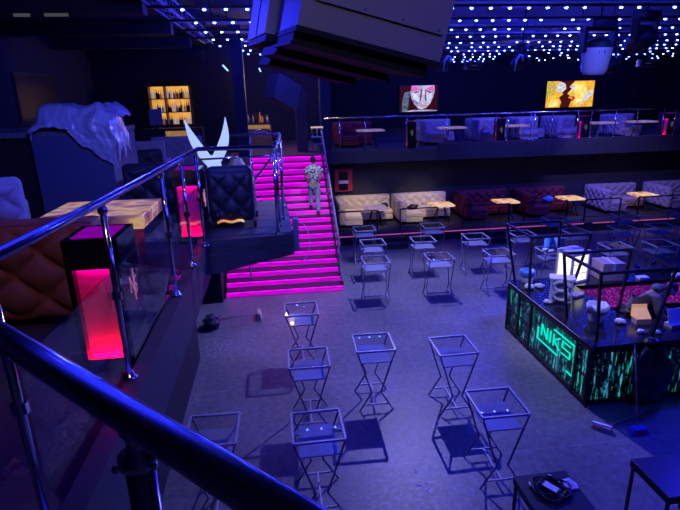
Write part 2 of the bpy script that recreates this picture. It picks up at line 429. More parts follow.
struct('floor_deck', dk, 'deckwood', 'dark plank deck corner jutting out beside the magenta stairs')
pl = MB()
for i in range(6): pl.box(-1.0, 6.62 + i * .38, 3.255, .1, 6.62 + i * .38 + .365, 3.268)
struct('floor_planks', pl, 'deckwood', 'planks on the deck corner')
ul = MB(); ul.box(-3.2, -1.7, 0, -1.75, 9.5, 2.8); ul.box(-6.02, 9.5, 0, -3.2, 31.8, 2.7); ul.box(-3.2, 12.4, 0, -1.56, 31.8, 2.7)
struct('wall_lower', ul, 'dark_wall', 'black wall under the left lounge floor')
struct('wall_landing', MB().box(-1.56, 17.4, 0, 1.64, 31.8, 2.7), 'dark_wall', 'black wall under the landing')
struct('wall_stair', MB().box(-1.56, 15.2, 0, -.86, 17.32, 3.09), 'dark_wall', 'black wall beside the upper steps')
# lounge platform under the balcony, balcony
struct('floor_lounge', MB().box(1.64, 16.9, 0, 25.6, 19.6, .33), 'platform', 'low dark platform carrying the row of sofas')
struct('wall_lounge', MB().box(1.64, 19.6, 0, 25.6, 20, 2.6), 'navy', 'dark blue wall behind the row of sofas')
ba = MB(); ba.box(1.64, 18.8, 2.6, 25.6, 31.8, 3.0)
struct('floor_balcony', ba, 'platform', 'dark balcony floor above the sofas')
fa = MB(); fa.box(1.66, 18.76, 2.58, 6.05, 18.9, 3.03); fa.box(6.05, 18.74, 2.58, 25.6, 18.9, 3.2)
struct('trim_2', fa, 'fascia', 'dark blue front edge of the balcony')
# left lounge back walls and low ceiling
bw = MB(); bw.box(-6.02, 19.2, 3.09, -4.2, 19.5, 7.3); bw.box(-2.5, 19.2, 3.09, -1.2, 19.5, 7.3); bw.box(-4.2, 19.2, 5.6, -2.5, 19.5, 7.3); bw.box(-4.2, 19.2, 3.09, -2.5, 19.5, 4.05)
struct('wall_rear', bw, 'dark_wall', 'black wall around the lit bottle shelves')
struct('wall_inner', MB().box(-4.3, 19.55, 3.09, 2.2, 19.0 + 5, 7.3).box(-4.3, 24, 3.09, 2.2, 24.2, 7.3) if False else MB().box(-4.3, 23.6, 3.09, 2.2, 23.8, 7.3), 'dark_wall', 'black wall at the back of the landing')
for k, (y, z) in enumerate(((10.6, 6.5), (13.3, 6.45), (16.2, 6.4), (19.0, 6.3))):
    struct('trim_%d' % (3 + k), MB().box(-6.0, y, z, -2.25, y + .35, z + .28), 'beam', 'dark ceiling beam %s of the left lounge' % ('nearest the camera', 'second from the camera', 'third from the camera', 'farthest')[k])
struct('ceiling_lounge', MB().box(-6.02, 4, 6.75, -2.3, 19.2, 6.85), 'dark_wall', 'low dark ceiling over the left lounge')
# pillars
struct('trim_7', box1(-1.22, 17.5, 3.09, -.86, 17.9, 7.3), 'navy', 'square navy pillar left of the landing')
struct('trim_8', MB().prism([(.78, 3.09), (1.16, 3.09), (1.16, 5.1), (1.0, 5.35), (.78, 5.35)], 'y', 18.5, 18.8), 'brown_pillar', 'brown pillar at the back of the landing')
struct('trim_9', box1(1.68, 18.95, 3.0, 2.05, 19.35, 7.3), 'navy', 'navy pillar at the left end of the balcony')
struct('door_1', MB().box(1.2, 23.5, 3.09, 2.15, 23.58, 5.2), 'dark_wall', 'dark doorway behind the landing')

# ------------------------------------------------------------------ staircase
RI, TR, Y0 = .172, .27, 12.71
stt = thing('staircase', 'wide wooden staircase with magenta lit risers climbing to the landing', 'stairs', (0, Y0, 0))
for i in range(18):
    xl = -1.5 if i < 9 else -.86
    xr = 1.52 + (.07 if i < 2 else 0)
    mb = MB(); mb.box(xl, i * TR, i * RI if i else 0, xr, (i + 1) * TR if i < 17 else i * TR + .06, (i + 1) * RI - .03)
    if i < 17: mb.box(xl, i * TR, 0, xr, (i + 1) * TR, max(.01, i * RI - .001)) if i else None
    st = mb.build('step', 'step', stt)
    MB().box(xl - .005, i * TR - .035, (i + 1) * RI - .032, xr + .005, (i + 1) * TR - .02 if i < 17 else i * TR + .06, (i + 1) * RI, bev=.004, seg=1).build('nosing', 'nosing', st)
    MB().box(xl + .005, i * TR - .01, i * RI + .004, xr - .005, i * TR - .001, (i + 1) * RI - .06).build('riser_panel', 'riser', st)
    MB().box(xl + .02, i * TR - .014, (i + 1) * RI - .05, xr - .02, i * TR - .002, (i + 1) * RI - .033).build('led_strip', 'magenta', st)
# right handrail of the stairs: a thing of its own
hr = thing('stair_handrail', 'steel handrail with glass running up the right side of the magenta stairs', 'handrail', (1.55, Y0, 0))
def sz(y): return .172 + (y / TR) * RI
ys = [.45, 1.75, 3.05, 4.4]
MB().path([(0, .3, sz(.3) + .8), (0, 4.45, sz(4.45) + .8), (0, 4.8, sz(4.5) + .82)], .024, 10).build('top_rail', 'frame', hr)
for y in ys:
    i = int(y / TR); MB().tube((0, y, (i + 1) * RI), (0, y, sz(y) + .8), .018, 8).lathe([(.045, 0), (.045, .012), (.02, .03)], (0, y, (i + 1) * RI), 10).build('post', 'frame', hr)
MB().hexa([(-.006, .35, sz(.35) + .08), (.006, .35, sz(.35) + .08), (.006, 4.4, sz(4.4) + .08), (-.006, 4.4, sz(4.4) + .08), (-.006, .35, sz(.35) + .72), (.006, .35, sz(.35) + .72), (.006, 4.4, sz(4.4) + .72), (-.006, 4.4, sz(4.4) + .72)]).build('glass_panel', 'rglass', hr)
MB().bar((.02, .0, .2), (.02, 4.7, sz(4.5) + .02), .05, .16).build('stringer', 'fascia', hr)
hl = thing('stair_post', 'short steel post standing on the left of the lower magenta steps', 'post', (-.85, Y0 + .4, 2 * RI))
MB().tube((0, 0, 0), (0, 0, .72), .024, 8).build('pole', 'frame', hl)
MB().lathe([(.05, 0), (.05, .014), (.02, .03)], (0, 0, 0), 12).build('base_plate', 'chrome', hl)

# ------------------------------------------------------------------ cocktail tables
def make_table():
    t = thing('cocktail_table', '', 'table')
    H, w = 1.1, .31
    tf = MB(); b = .028
    for s in (-1, 1):
        tf.box(-w, s * w - b / 2, H - b, w, s * w + b / 2, H); tf.box(s * w - b / 2, -w, H - b, s * w + b / 2, w, H)
    tf.build('top_frame', 'frame', t)
    MB().box(-w + b / 2, -w + b / 2, H - .016, w - b / 2, w - b / 2, H - .008).build('glass_top', 'tglass', t)
    MB().box(-.235, -.3, .868, .235, .3, .885).build('shelf', 'shelf', t)
    wz, wx = .34, .075
    for sx in (-1, 1):
        for sy in (-1, 1):
            l = MB(); l.bar((sx * (w - .005), sy * w, H - b), (sx * wx, sy * w, wz), .02); l.bar((sx * wx, sy * w, wz + .006), (sx * .28, sy * w, 0), .02)
            l.build('leg', 'leg', t)
    hs = MB()
    for sy in (-1, 1): hs.bar((-.2, sy * w, .12), (.2, sy * w, .12), .02)
    hs.bar((0, -w, .12), (0, w, .12), .024)
    hs.build('stretcher', 'frame', t)
    snap(t); return t
G = 'glass topped cocktail tables on the dance floor'
proto = make_table(); proto['group'] = G
TB = [(.31, 9.10, 'tall hourglass table nearest the bottom of the magenta stairs'),
 (.32, 7.16, 'tall hourglass table between two others in the left row'),
 (.31, 5.42, 'tall hourglass table nearest the foreground handrail'),
 (1.41, 7.50, 'tall hourglass table standing alone in the middle of the near floor'),
 (2.66, 7.18, 'tall hourglass table in front of the left bar face, behind another'),
 (2.69, 5.55, 'large looking hourglass table beside the black table with the cables'),
 (-.98, 5.55, 'hourglass table half hidden behind the foreground handrail'),
 (2.29, 11.83, 'front row hourglass table closest to the stairs'),
 (3.89, 11.78, 'front row hourglass table second from the stairs'),
 (5.47, 11.82, 'front row hourglass table third from the stairs, left of the bar'),
 (6.88, 11.75, 'front row hourglass table carrying the blue cups behind the bar'),
 (8.65, 11.79, 'front row hourglass table behind the cardboard box on the bar'),
 (9.88, 11.75, 'front row hourglass table at the right edge of the photo'),
 (2.52, 13.38, 'middle row hourglass table closest to the stairs'),
 (3.94, 13.40, 'middle row hourglass table second from the stairs'),
 (5.48, 13.40, 'middle row hourglass table third from the stairs'),
 (6.87, 13.43, 'middle row hourglass table behind the left bar rack'),
 (8.45, 13.35, 'middle row hourglass table behind the glowing cooler'),
 (10.0, 13.38, 'middle row hourglass table third from the right edge'),
 (11.2, 13.40, 'middle row hourglass table near the right edge'),
 (2.55, 14.94, 'back row hourglass table before the first cream sofa'),
 (4.67, 14.86, 'back row hourglass table before the second cream sofa'),
 (8.70, 14.90, 'back row hourglass table before the burgundy sofas'),
 (11.05, 14.82, 'back row hourglass table before the first lilac sofa'),
 (13.16, 14.9, 'back row hourglass table at the right edge of the photo')]
for i, (x, y, lab) in enumerate(TB):
    rz = random.uniform(-.03, .03) + (PI / 2 if y > 11 else 0)
    if i == 0: proto.location = (x, y, 0); proto['label'] = lab
    else: dup(proto, (x, y, 0), rz, lab, G)
for x, y, z, lab in ((.12, 8.9, .885, 'small white glowing puck on the shelf of the table nearest the stairs'),):
    tag(MB().lathe([(.03, 0), (.034, .01), (.03, .03), (.0001, .034)], (0, 0, 0), 12).build('puck_light', emis('puck', (1, .85, .6), 2.5), None, (x, y, z)), lab, 'light')

# ------------------------------------------------------------------ left lounge railing
def flange(mb, x, y, z): mb.lathe([(.05, 0), (.05, .012), (.03, .02), (.024, .05)], (x, y, z), 12)
rl = thing('lounge_railing', 'chrome railing with glass along the edge of the left lounge floor', 'railing', (0, 0, 3.27))
def rx(y): return -1.03 + .03 * (y - 3.1)
ZR = 1.165
corner = (-.90, 6.22)
MB().path([(rx(1.45) - .06, 1.5, ZR), (rx(3.1), 3.1, ZR), (corner[0], corner[1], ZR), (-.02, 6.12, ZR)], .026, 14).build('top_rail', 'chrome_rail', rl)
for x, y in ((rx(1.9), 1.9), (rx(3.1), 3.1), (rx(4.55), 4.55), (rx(5.4), 5.4), (-.93, 6.2)):
    p = MB(); p.tube((x, y, 0), (x, y, ZR - .02), .019, 10); flange(p, x, y, 0)
    p.box(x - .03, y - .012, .55, x + .03, y + .012, .6); p.lathe([(.019, -.02), (.03, 0), (.03, .02), (.02, .03)], (x, y, ZR - .06), 10)
    p.build('post', 'chrome', rl)
for y0, y1 in ((1.95, 3.04), (3.16, 4.5), (4.6, 5.35), (5.45, 6.1)):
    MB().hexa([(rx(y0) - .006, y0, .1), (rx(y0) + .006, y0, .1), (rx(y1) + .006, y1, .1), (rx(y1) - .006, y1, .1), (rx(y0) - .006, y0, .74), (rx(y0) + .006, y0, .74), (rx(y1) + .006, y1, .74), (rx(y1) - .006, y1, .74)]).build('glass_panel', 'rglass', rl)
rl2 = thing('deck_railing', 'chrome railing with clustered posts around the plank deck corner', 'railing', (0, 0, 3.26))
MB().path([(-.02, 6.4, ZR), (.03, 6.75, ZR), (.08, 8.35, ZR), (-.78, 8.55, ZR)], .024, 12).build('top_rail', 'chrome_rail', rl2)
for x, y in ((-.03, 6.62), (.0, 7.0), (.06, 7.45), (.08, 8.3), (-.4, 8.45)):
    p = MB(); p.tube((x, y, 0), (x, y, ZR - .01), .02, 10); flange(p, x, y, 0); p.build('post', 'chrome', rl2)
MB().tube((-.4, 8.46, .42), (.06, 8.34, .95), .02, 10).build('sloping_rail', 'chrome_rail', rl2)
MB().path([(-.9, 6.3, ZR - .12), (-.06, 6.45, ZR - .12)], .012, 8).build('lower_rail', 'chrome', rl2)
# foreground handrail
fr = thing('handrail', 'thick polished handrail with blue reflections crossing the bottom left corner', 'handrail', (0, 0, 3.2))
d = Vector((-.45, .44)).normalized()
P0 = Vector((-.27, .67)); A = P0 + d * 1.25; B = P0 - d * .85
MB().path([(A.x, A.y, 1.4), (B.x, B.y, 1.4)], .0235, 24).build('top_rail', 'chrome_rail', fr)
for tt in (-.085, 1.22, -.8):
    q = P0 + d * tt
    p = MB(); p.tube((q.x, q.y, 0), (q.x, q.y, 1.335), .02, 16); p.lathe([(.045, 0), (.045, .012), (.02, .03)], (q.x, q.y, 0), 12)
    pp = p.build('post', 'chrome', fr)
    c = MB(); c.lathe([(.02, 1.325), (.027, 1.33), (.027, 1.343), (.014, 1.35), (.013, 1.37), (.02, 1.382)], (q.x, q.y, 0), 16)
    for s in (-1, 1): c.ball((q.x + s * .024, q.y - .02, 1.337), .006, n=8, m=6)
    c.build('clamp', 'chrome', pp)

# ------------------------------------------------------------------ lantern plinths
def mono(mb, o, u, v, n, s, r):
    """intertwined N and S strokes with a tall bar"""
    o, u, v, n = (Vector(q) for q in (o, u, v, n))
    def P(a, b): return o + u * (a * s) + v * (b * s) + n * .004
    for st in ([(-.45, -.2), (-.45, .55), (.1, -.35), (.12, .5)], [(.5, .35), (.2, .28), (.12, .12), (.45, -.12), (.4, -.35), (.05, -.5)], [(.1, .8), (.1, -.75)]):
        mb.path([P(*q) for q in st], r, 6)
def make_plinth(logo='monogram', red=True):
    t = thing('lit_plinth', '', 'plinth')
    f = MB(); w, H = .2, .95
    f.box(-w, -w, 0, w, w, .06); f.box(-w, -w, H - .03, w, w, H)            # bottom and top
    f.box(-w + .06, -w, .06, w, -w + .02, H - .03); f.box(w - .02, -w, .06, w, w, H - .03); f.box(-w, w - .02, .06, w, w, H - .03)
    f.box(-w, -w, .06, -w + .06, -w + .045, H - .03); f.box(-w, w - .045, .06, -w + .06, w, H - .03)
    f.box(-w, -w, H - .17, -w + .02, w, H - .03)
    f.box(-w, -w + .045, .06, -w + .012, w - .045, .1); f.box(-w, -w + .045, H - .2, -w + .012, w - .045, H - .165)
    f.build('case', 'gloss_black', t)
    MB().box(-w + .07, -w + .02, .06, -w + .085, w - .02, H - .17).build('lit_panel', 'lightbox', t)
    MB().box(-w + .02, -w + .05, .062, -w + .05, w - .05, .075).build('red_light_strip', 'red_led', t)
    MB().box(-w + .03, -w + .05, H - .185, -w + .05, w - .05, H - .172).build('violet_light_strip', 'violet_led', t)
    MB().box(-w + .05, -w + .05, H, w - .05, w - .05, H + .004).build('lit_top', 'violet_top', t)
    m = MB(); mono(m, (.0, -w - .001, .55), (1, 0, 0), (0, 0, 1), (0, -1, 0), .15, .0045); m.build('monogram', logo, t)
    snap(t); return t
lp = make_plinth(); lp.scale = (1.05, .86, 1); lp.location = (-1.225, 3.54, 3.2); lp.rotation_euler = (0, 0, PI / 2); lp['label'] = 'lit plinth glowing red behind the near end of the left railing'
dup(lp, (-1.13, 6.78, 3.2), PI / 2, 'lit plinth glowing red beside the dark tufted armchair')
lp2 = make_plinth('monogram_dim'); lp2.scale = (.8, .8, 1.05)
PLG = 'lit monogram plinths along the balcony rail'
lp2['group'] = PLG
for i, (x, lab) in enumerate(((5.1, 'lit plinth on the balcony below the silver face screen'), (8.6, 'lit plinth on the balcony, second from the left'), (12.05, 'lit plinth on the balcony below the orange face screen'), (15.7, 'lit plinth on the balcony nearest the right edge'))):
    z = 3.0
    if i == 0: lp2.location = (x, 19.3, z); lp2['label'] = lab
    else: dup(lp2, (x, 19.3, z), 0, lab, PLG)

# ------------------------------------------------------------------ sofas
def make_sofa(col, W=2.15, L=1.55, cell=.17, Hb=.95):
    t = thing('tufted_sofa', '', 'sofa')
    b = MB(); b.box(0, -.2, .12, W, 0, Hb - .03, bev=.03)
    b.quilt((.2, -.2, .42), (1, 0, 0), (0, 0, 1), (0, -1, 0), W - .2, Hb - .46, cell, .07, 5)
    b.quilt((0, -.2, Hb - .035), (1, 0, 0), (0, 1, 0), (0, 0, 1), W, .2, .2, .03, 3)
    b.build('backrest', col, t)
    a = MB(); a.box(0, -L, .12, .2, -.2, Hb - .03, bev=.03)
    a.quilt((0, -L + .02, .14), (0, 1, 0), (0, 0, 1), (-1, 0, 0), L - .04, Hb - .18, cell, .06, 5)
    a.quilt((.2, -L + .02, .44), (0, 1, 0), (0, 0, 1), (1, 0, 0), L - .25, Hb - .48, cell, .06)
    a.quilt((.015, -L, .14), (1, 0, 0), (0, 0, 1), (0, -1, 0), .17, Hb - .18, cell * .6, .035)
    a.build('arm', col, t)
    f = MB(); f.box(.2, -.85, .1, W, -.2, .28, bev=.015); f.box(.2, -L, .1, .86, -.85, .28, bev=.015); f.build('seat_frame', col, t)
    c = MB(); c.box(.21, -L + .01, .28, .85, -.86, .45, bev=.04, seg=3); c.build('seat_cushion', col, t)
    c = MB(); c.box(.21, -.84, .28, W - .01, -.22, .45, bev=.04, seg=3); c.build('seat_cushion', col, t)
    for x, y in ((.1, -.1), (W - .1, -.1), (.1, -L + .1), (.75, -L + .1), (W - .1, -.75)): MB().lathe([(.02, 0), (.03, .12)], (x, y, 0), 8).build('leg', 'black', t)
    snap(t); return t
PZ = .33
SG = 'tufted corner sofas on the lounge platform'
SOF = {}
for c in ('cream', 'burgundy', 'lilac'): SOF[c] = make_sofa(c)
SOF['small_lilac'] = make_sofa('lilac', 1.5); SOF['small_burgundy'] = make_sofa('burgundy', 1.6)
used = set()
def put_sofa(col, x, y, z, lab, grp=SG, rz=0):
    p = SOF[col]
    if col in used: return dup(p, (x, y, z), rz, lab, grp)
    used.add(col); p.location = (x, y, z); p['label'] = lab; p['group'] = grp; return p
for col, x, lab in (('cream', 2.16, 'cream tufted corner sofa nearest the stairs under the fire cabinet'), ('cream', 4.42, 'cream tufted corner sofa second from the stairs'),
                    ('burgundy', 6.95, 'burgundy tufted corner sofa beside the cream one'), ('burgundy', 9.42, 'burgundy tufted corner sofa with a blue bag on its seat'),
                    ('lilac', 12.55, 'grey lilac tufted corner sofa right of the burgundy ones'), ('lilac', 15.15, 'grey lilac tufted corner sofa cut by the right edge')):
    put_sofa(col, x, 19.53, PZ, lab)
# lounge tables
def make_lounge_table(top='onyx', w=.42, d=.36, H=.72):
    t = thing('lounge_table', '', 'table')
    MB().box(-w, -d, H - .06, w, d, H, bev=.008).build('tabletop', top, t)
    for s in (-1, 1):
        l = MB(); l.bar((s * .1, 0, H - .06), (s * .26, -.2, .01), .03); l.bar((s * .1, 0, H - .06), (s * .26, .2, .01), .03); l.build('leg', 'black_metal', t)
    snap(t); return t
LG = 'lit stone topped tables before the platform sofas'
lt = make_lounge_table(); lt['group'] = LG
for i, (x, lab) in enumerate(((3.5, 'pale topped low table at the first cream sofa'), (6.0, 'orange lit stone table at the second cream sofa'), (8.5, 'orange lit stone table at the first burgundy sofa'), (11.1, 'orange lit stone table at the second burgundy sofa'), (14.1, 'orange lit stone table between the two lilac sofas'))):
    if i == 0:
        lt0 = make_lounge_table('onyx_dim'); lt0.location = (x, 18.1, PZ); lt0['label'] = lab; lt0['group'] = LG
    elif i == 1: lt.location = (x, 18.1, PZ); lt['label'] = lab
    else: dup(lt, (x, 18.1, PZ), 0, lab, LG)
# thin barriers on the platform edge
BG = 'thin black barrier frames on the platform edge'
names = ('before the first cream sofa', 'before the second cream sofa', 'before the first burgundy sofa', 'before the second burgundy sofa', 'before the first lilac sofa', 'before the second lilac sofa')
for (x0, x1), nme in zip(((1.98, 3.37), (4.19, 5.52), (6.46, 8.2), (8.75, 10.4), (11.1, 12.48), (13.2, 15.2)), names):
    t = thing('barrier_frame', 'thin black barrier frame ' + nme, 'barrier', (x0, 17.08, PZ), 0, BG); w = x1 - x0
    MB().bar((0, 0, .82), (w, 0, .82), .04).build('top_bar', 'black_metal', t)
    MB().bar((0, 0, .18), (w, 0, .18), .025).build('lower_bar', 'black_metal', t)
    for x in (0, w): MB().bar((x, 0, 0), (x, 0, .82), .04).build('post', 'black_metal', t)
# LED line on the platform edge
for k, (x0, x1) in enumerate(((1.95, 4.2), (4.25, 11.0), (11.35, 15.2), (15.3, 22))):
    tag(MB().box(x0, 16.88, .3, x1, 16.905, .325).build('led_strip', 'pinkled'), 'pink glowing light strip on the platform edge, ' + ('shortest piece beside the stairs', 'long piece behind the cocktail tables', 'piece before the lilac sofas', 'piece at the right edge')[k], 'light strip', 'pink light strips on the platform edge')
tag(MB().box(0, 0, 0, .9, .34, .17).box(0, .34, 0, .9, .72, .3).build('step_block', 'platform', None, (3.35, 16.12, 0)), 'low black two step block leaning on the lounge platform', 'steps')
tag(MB().box(0, 0, 0, .9, .34, .17).box(0, .34, 0, .9, .72, .3).build('step_block', 'platform', None, (7.2, 16.12, 0)), 'low black two step block before the first burgundy sofa', 'steps')
# bits on sofas
def crumple(name, m, loc, sx, sy, szz, lab, cat, seed=0, n=16):
    mb = MB(); mb.ball((0, 0, szz * .9), sx, sy, szz, 28, 18)
    for v in mb.bm.verts:
        k = noise.noise(v.co * (2.2 / max(sx, szz)) + Vector((seed * 7.1, 0, 0))); k2 = noise.noise(v.co * (5 / max(sx, szz)) + Vector((0, seed * 3.3, 0)))
        c = Vector((0, 0, szz)); k3 = abs(noise.noise(v.co * (9 / max(sx, szz)) + Vector((seed, 2, 0)))); v.co = c + (v.co - c) * (1 + .34 * k + .3 * k2 - .35 * k3); v.co.z = max(0, v.co.z)
    return tag(mb.build(name, m, None, loc), lab, cat)
crumple('plastic_bag', 'blue_cup', (10.35, 18.35, PZ + .45), .2, .16, .16, 'blue crumpled bag on the second burgundy sofa', 'bag', 1)
crumple('dark_bag', 'black', (4.05, 19.0, PZ + .45), .13, .12, .12, 'small black bag at the end of the first cream sofa', 'bag', 2)
crumple('dark_bag', 'black', (5.05, 18.6, PZ + .45), .2, .14, .1, 'small black bag on the seat of the second cream sofa', 'bag', 3)
# fire cabinet
fc = thing('fire_cabinet', 'red wall cabinet with a dark window and white label', 'cabinet', (2.53, 19.6, 1.43))
f = MB(); f.box(-.34, -.14, 0, .34, 0, .86); f.build('case', 'red_box', fc)
MB().box(-.19, -.146, .04, .17, -.14, .74).build('window', 'gloss_black', fc)
MB().box(-.18, -.152, .3, .18, -.146, .42).build('label_plate', 'white', fc)
MB().lathe([(.0001, -.02), (.022, -.012), (.022, 0)], (-.27, -.155, .36), 10).build('handle', 'chrome', fc)

# ------------------------------------------------------------------ balcony furniture
br = thing('balcony_railing', 'steel railing with glass panels along the whole balcony front', 'railing', (0, 18.82, 3.0))
MB().path([(1.8, 0, 1.2), (25.5, 0, 1.22)], .028, 10).build('top_rail', 'chrome_rail', br)
px = [2.35, 3.28, 4.82, 5.25, 6.33, 7.25, 8.25, 8.7, 9.62, 9.76, 10.48, 11.5, 12.05, 13.05, 13.95, 15.05, 15.55, 16.7, 18, 19.3, 20.6]
for x in px:
    z0 = .03 if x < 6.05 else .2
    p = MB(); p.tube((x, 0, z0), (x, 0, 1.2), .02, 8); p.lathe([(.05, 0), (.05, .015), (.02, .03)], (x, 0, z0), 8); p.build('post', 'chrome', br)
for a, b in zip(px, px[1:]):
    if b - a > .6: MB().box(a + .06, -.006, .28, b - .06, .006, .98).build('glass_panel', 'rglass', br)
BSG = 'tufted sofas on the balcony'
for col, x, y, lab in (('small_lilac', 5.85, 21.6, 'grey tufted sofa on the balcony right of the first plinth'), ('small_lilac', 8.05, 21.55, 'grey tufted sofa on the balcony left of the second plinth'),
                    ('small_lilac', 9.75, 21.6, 'grey tufted sofa on the balcony behind the third table'), ('small_lilac', 11.45, 21.6, 'grey tufted sofa on the balcony beneath the orange face screen'),
                    ('small_lilac', 14.2, 21.6, 'grey tufted sofa on the balcony left of the last plinth'), ('small_burgundy', 17.0, 21.6, 'dark red tufted sofa on the balcony at the right edge'), ('small_burgundy', 2.4, 21.7, 'dark red tufted sofa on the balcony nearest the stairs')):
    put_sofa(col, x, y, 3.0, lab, BSG)
BTG = 'lit topped tables on the balcony'
bt0 = make_lounge_table('onyx_dim', .5, .35); bt0['group'] = BTG
for i, (x, lab) in enumerate(((3.6, 'violet lit table on the balcony nearest the stairs'), (6.8, 'violet lit table on the balcony right of the first plinth'), (9.3, 'violet lit table on the balcony right of the second plinth'), (13.0, 'violet lit table on the balcony right of the third plinth'), (14.7, 'violet lit table on the balcony left of the last plinth'))):
    if i == 0: bt0.location = (x, 19.6, 3.0); bt0['label'] = lab
    else: dup(bt0, (x, 19.6, 3.0), 0, lab, BTG)

# ------------------------------------------------------------------ screens
def screen(name, lab, x0, x1, z0, z1, mats, polys):
    t = thing(name, lab, 'screen', (x0, 31.6, z0))
    W, H = x1 - x0, z1 - z0
    MB().box(-.06, 0, -.06, W + .06, .15, H + .06).build('frame', 'screen_frame', t)
    mb = MB()
    for k, (mi, pts) in enumerate(polys):
        mb.mi = mi
        mb._f([mb.bm.verts.new((u * W, -.004 - .0015 * k, v * H)) for u, v in pts])
    mb.build('picture', mats, t)
def ell(cx, cy, rx_, ry_, n=20, a0=0, a1=2 * PI): return [(cx + rx_ * math.cos(a0 + (a1 - a0) * i / n), cy + ry_ * math.sin(a0 + (a1 - a0) * i / n)) for i in range(n + (0 if a1 - a0 > 6.2 else 1))]
def re(name, a, b, s, sc=3.): return ramp_emis(name, [(.35, a), (.65, b)], s, (sc, sc, sc))
S1 = [emis('scr_bg', (.05, .004, .02), .8), re('scr_face', (.2, .17, .4), (.8, .68, .95), .95, 2.5), re('scr_hair', (.02, .05, .06), (.2, .28, .3), .8, 6), emis('scr_dark', (.03, .02, .06), .8), emis('scr_pink', (.9, .15, .65), .9), re('scr_lip', (.5, .25, .35), (.8, .6, .7), .8), re('scr_cheek', (.4, .65, .9), (.9, .9, 1), .95)]
screen('video_screen', 'screen showing a silver face with closed eyes above the balcony', 7.66, 10.0, 3.92, 5.42, S1,
 [(0, [(0, 0), (1, 0), (1, 1), (0, 1)]), (2, [(.05, 0), (.2, 0), (.24, .5), (.3, .8), (.12, .75), (.06, .4)]), (1, [(.1, 0), (.35, .06), (.8, .06), (1, .02), (.95, 0)]),
  (1, [(.3, 1), (.27, .75), (.3, .5), (.38, .28), (.48, .12), (.58, .07), (.69, .12), (.8, .3), (.88, .55), (.92, .8), (.9, 1)]),
  (6, [(.34, .5), (.5, .35), (.48, .6), (.38, .7)]), (6, [(.72, .35), (.84, .5), (.84, .7), (.7, .6)]),
  (4, [(.3, .98), (.31, .82), (.42, .76), (.5, .84), (.44, .96)]), (4, [(.7, .84), (.78, .76), (.88, .84), (.9, .98), (.78, .96)]),
  (3, [(.31, .78), (.4, .7), (.49, .75), (.49, .79), (.4, .75)]), (3, [(.71, .75), (.8, .7), (.9, .8), (.8, .75), (.71, .79)]),
  (3, [(.54, .85), (.53, .5), (.51, .42), (.55, .4), (.57, .6), (.57, .85)]), (3, [(.66, .85), (.66, .6), (.67, .4), (.7, .43), (.69, .55), (.68, .85)]),
  (5, [(.49, .24), (.56, .29), (.61, .27), (.66, .29), (.73, .24), (.61, .22)]), (5, [(.5, .2), (.61, .21), (.72, .2), (.66, .14), (.56, .14)]), (3, [(.49, .215), (.73, .215), (.73, .225), (.49, .225)])])
S2 = [emis('scr2_bg', (.07, .008, .008), .9), re('scr2_orange', (.9, .28, .02), (1, .62, .05), 1.0, 4), re('scr2_yellow', (1, .55, .03), (1, .95, .35), 1.05, 3), re('scr2_grey', (.45, .5, .6), (1, .95, 1), .9, 7), emis('scr2_red', (.75, .03, .06), .9), re('scr2_green', (.3, .4, .05), (1, .6, .1), .9, 8)]
screen('video_screen', 'screen showing two orange faces looking at each other', 17.0, 20.15, 3.92, 5.49, S2,
 [(0, [(0, 0), (1, 0), (1, 1), (0, 1)]), (1, [(0, 0), (.3, 0), (.33, .2), (.27, .38), (.36, .5), (.3, .62), (.4, .75), (.36, .92), (.25, 1), (0, 1)]),
  (5, [(0, .3), (.15, .5), (.2, .8), (.12, 1), (0, 1)]), (3, [(.2, .62), (.32, .55), (.41, .72), (.38, .9), (.28, .98), (.2, .85)]), (2, [(.05, .02), (.25, .05), (.27, .3), (.12, .4)]),
  (1, [(.5, 0), (1, 0), (1, 1), (.58, 1), (.47, .78), (.52, .7), (.44, .52), (.5, .44), (.47, .36), (.55, .3), (.52, .14)]), (2, [(.58, .05), (.8, .25), (.86, .6), (.8, .95), (.62, .97), (.52, .78), (.6, .5)]),
  (3, [(.7, .02), (.98, .45), (.98, .7), (.82, .5)]), (3, [(.46, .55), (.55, .62), (.6, .8), (.55, .9), (.49, .78), (.53, .7)]), (4, [(.47, .4), (.6, .42), (.62, .33), (.55, .22), (.53, .3), (.56, .35)])])

# ------------------------------------------------------------------ bar island
bar = thing('bar_counter', 'black island bar with teal lit front panels and glossy top', 'bar', (0, 0, 0))
c = MB(); c.prism([(4.8, 6.73), (9.6, 6.73), (9.6, 7.5), (6.0, 7.5), (6.0, 9.25), (9.6, 9.25), (9.6, 9.83), (4.8, 9.83)], 'z', 1.05, 1.1); c.build('countertop', 'counter', bar)
b = MB(); b.prism([(4.86, 6.8), (9.5, 6.8), (9.5, 7.4), (5.9, 7.4), (5.9, 9.35), (9.5, 9.35), (9.5, 9.78), (4.86, 9.78)], 'z', .02, 1.05); b.build('body', 'black', bar)
MB().box(4.835, 6.9, .1, 4.855, 9.72, 1.0).build('side_panel', 'streak', bar)
MB().box(4.9, 6.775, .1, 9.4, 6.795, 1.0).build('front_panel', 'streak', bar)
fr_ = MB()
for y in (6.8, 7.15, 8.75, 9.25, 9.75): fr_.box(4.79, y - .025, 0, 4.83, y + .025, 1.05)
for z in (.05, .98): fr_.box(4.79, 6.8, z, 4.83, 9.77, z + .05)
for y0, y1 in ((6.8, 7.15), (8.75, 9.25), (9.25, 9.75)): fr_.box(4.79, y0, .5, 4.83, y1, .53)
for x in (4.83, 6.02, 6.12, 7.9, 9.45): fr_.box(x - .025, 6.73, 0, x + .025, 6.77, 1.05)
for z in (.05, .98): fr_.box(4.8, 6.73, z, 9.5, 6.77, z + .05)
fr_.build('panel_frame', 'black_metal', bar)
MB().box(6.05, 9.25, .55, 9.5, 9.27, 1.0).build('glitter_panel', 'glitter', bar)
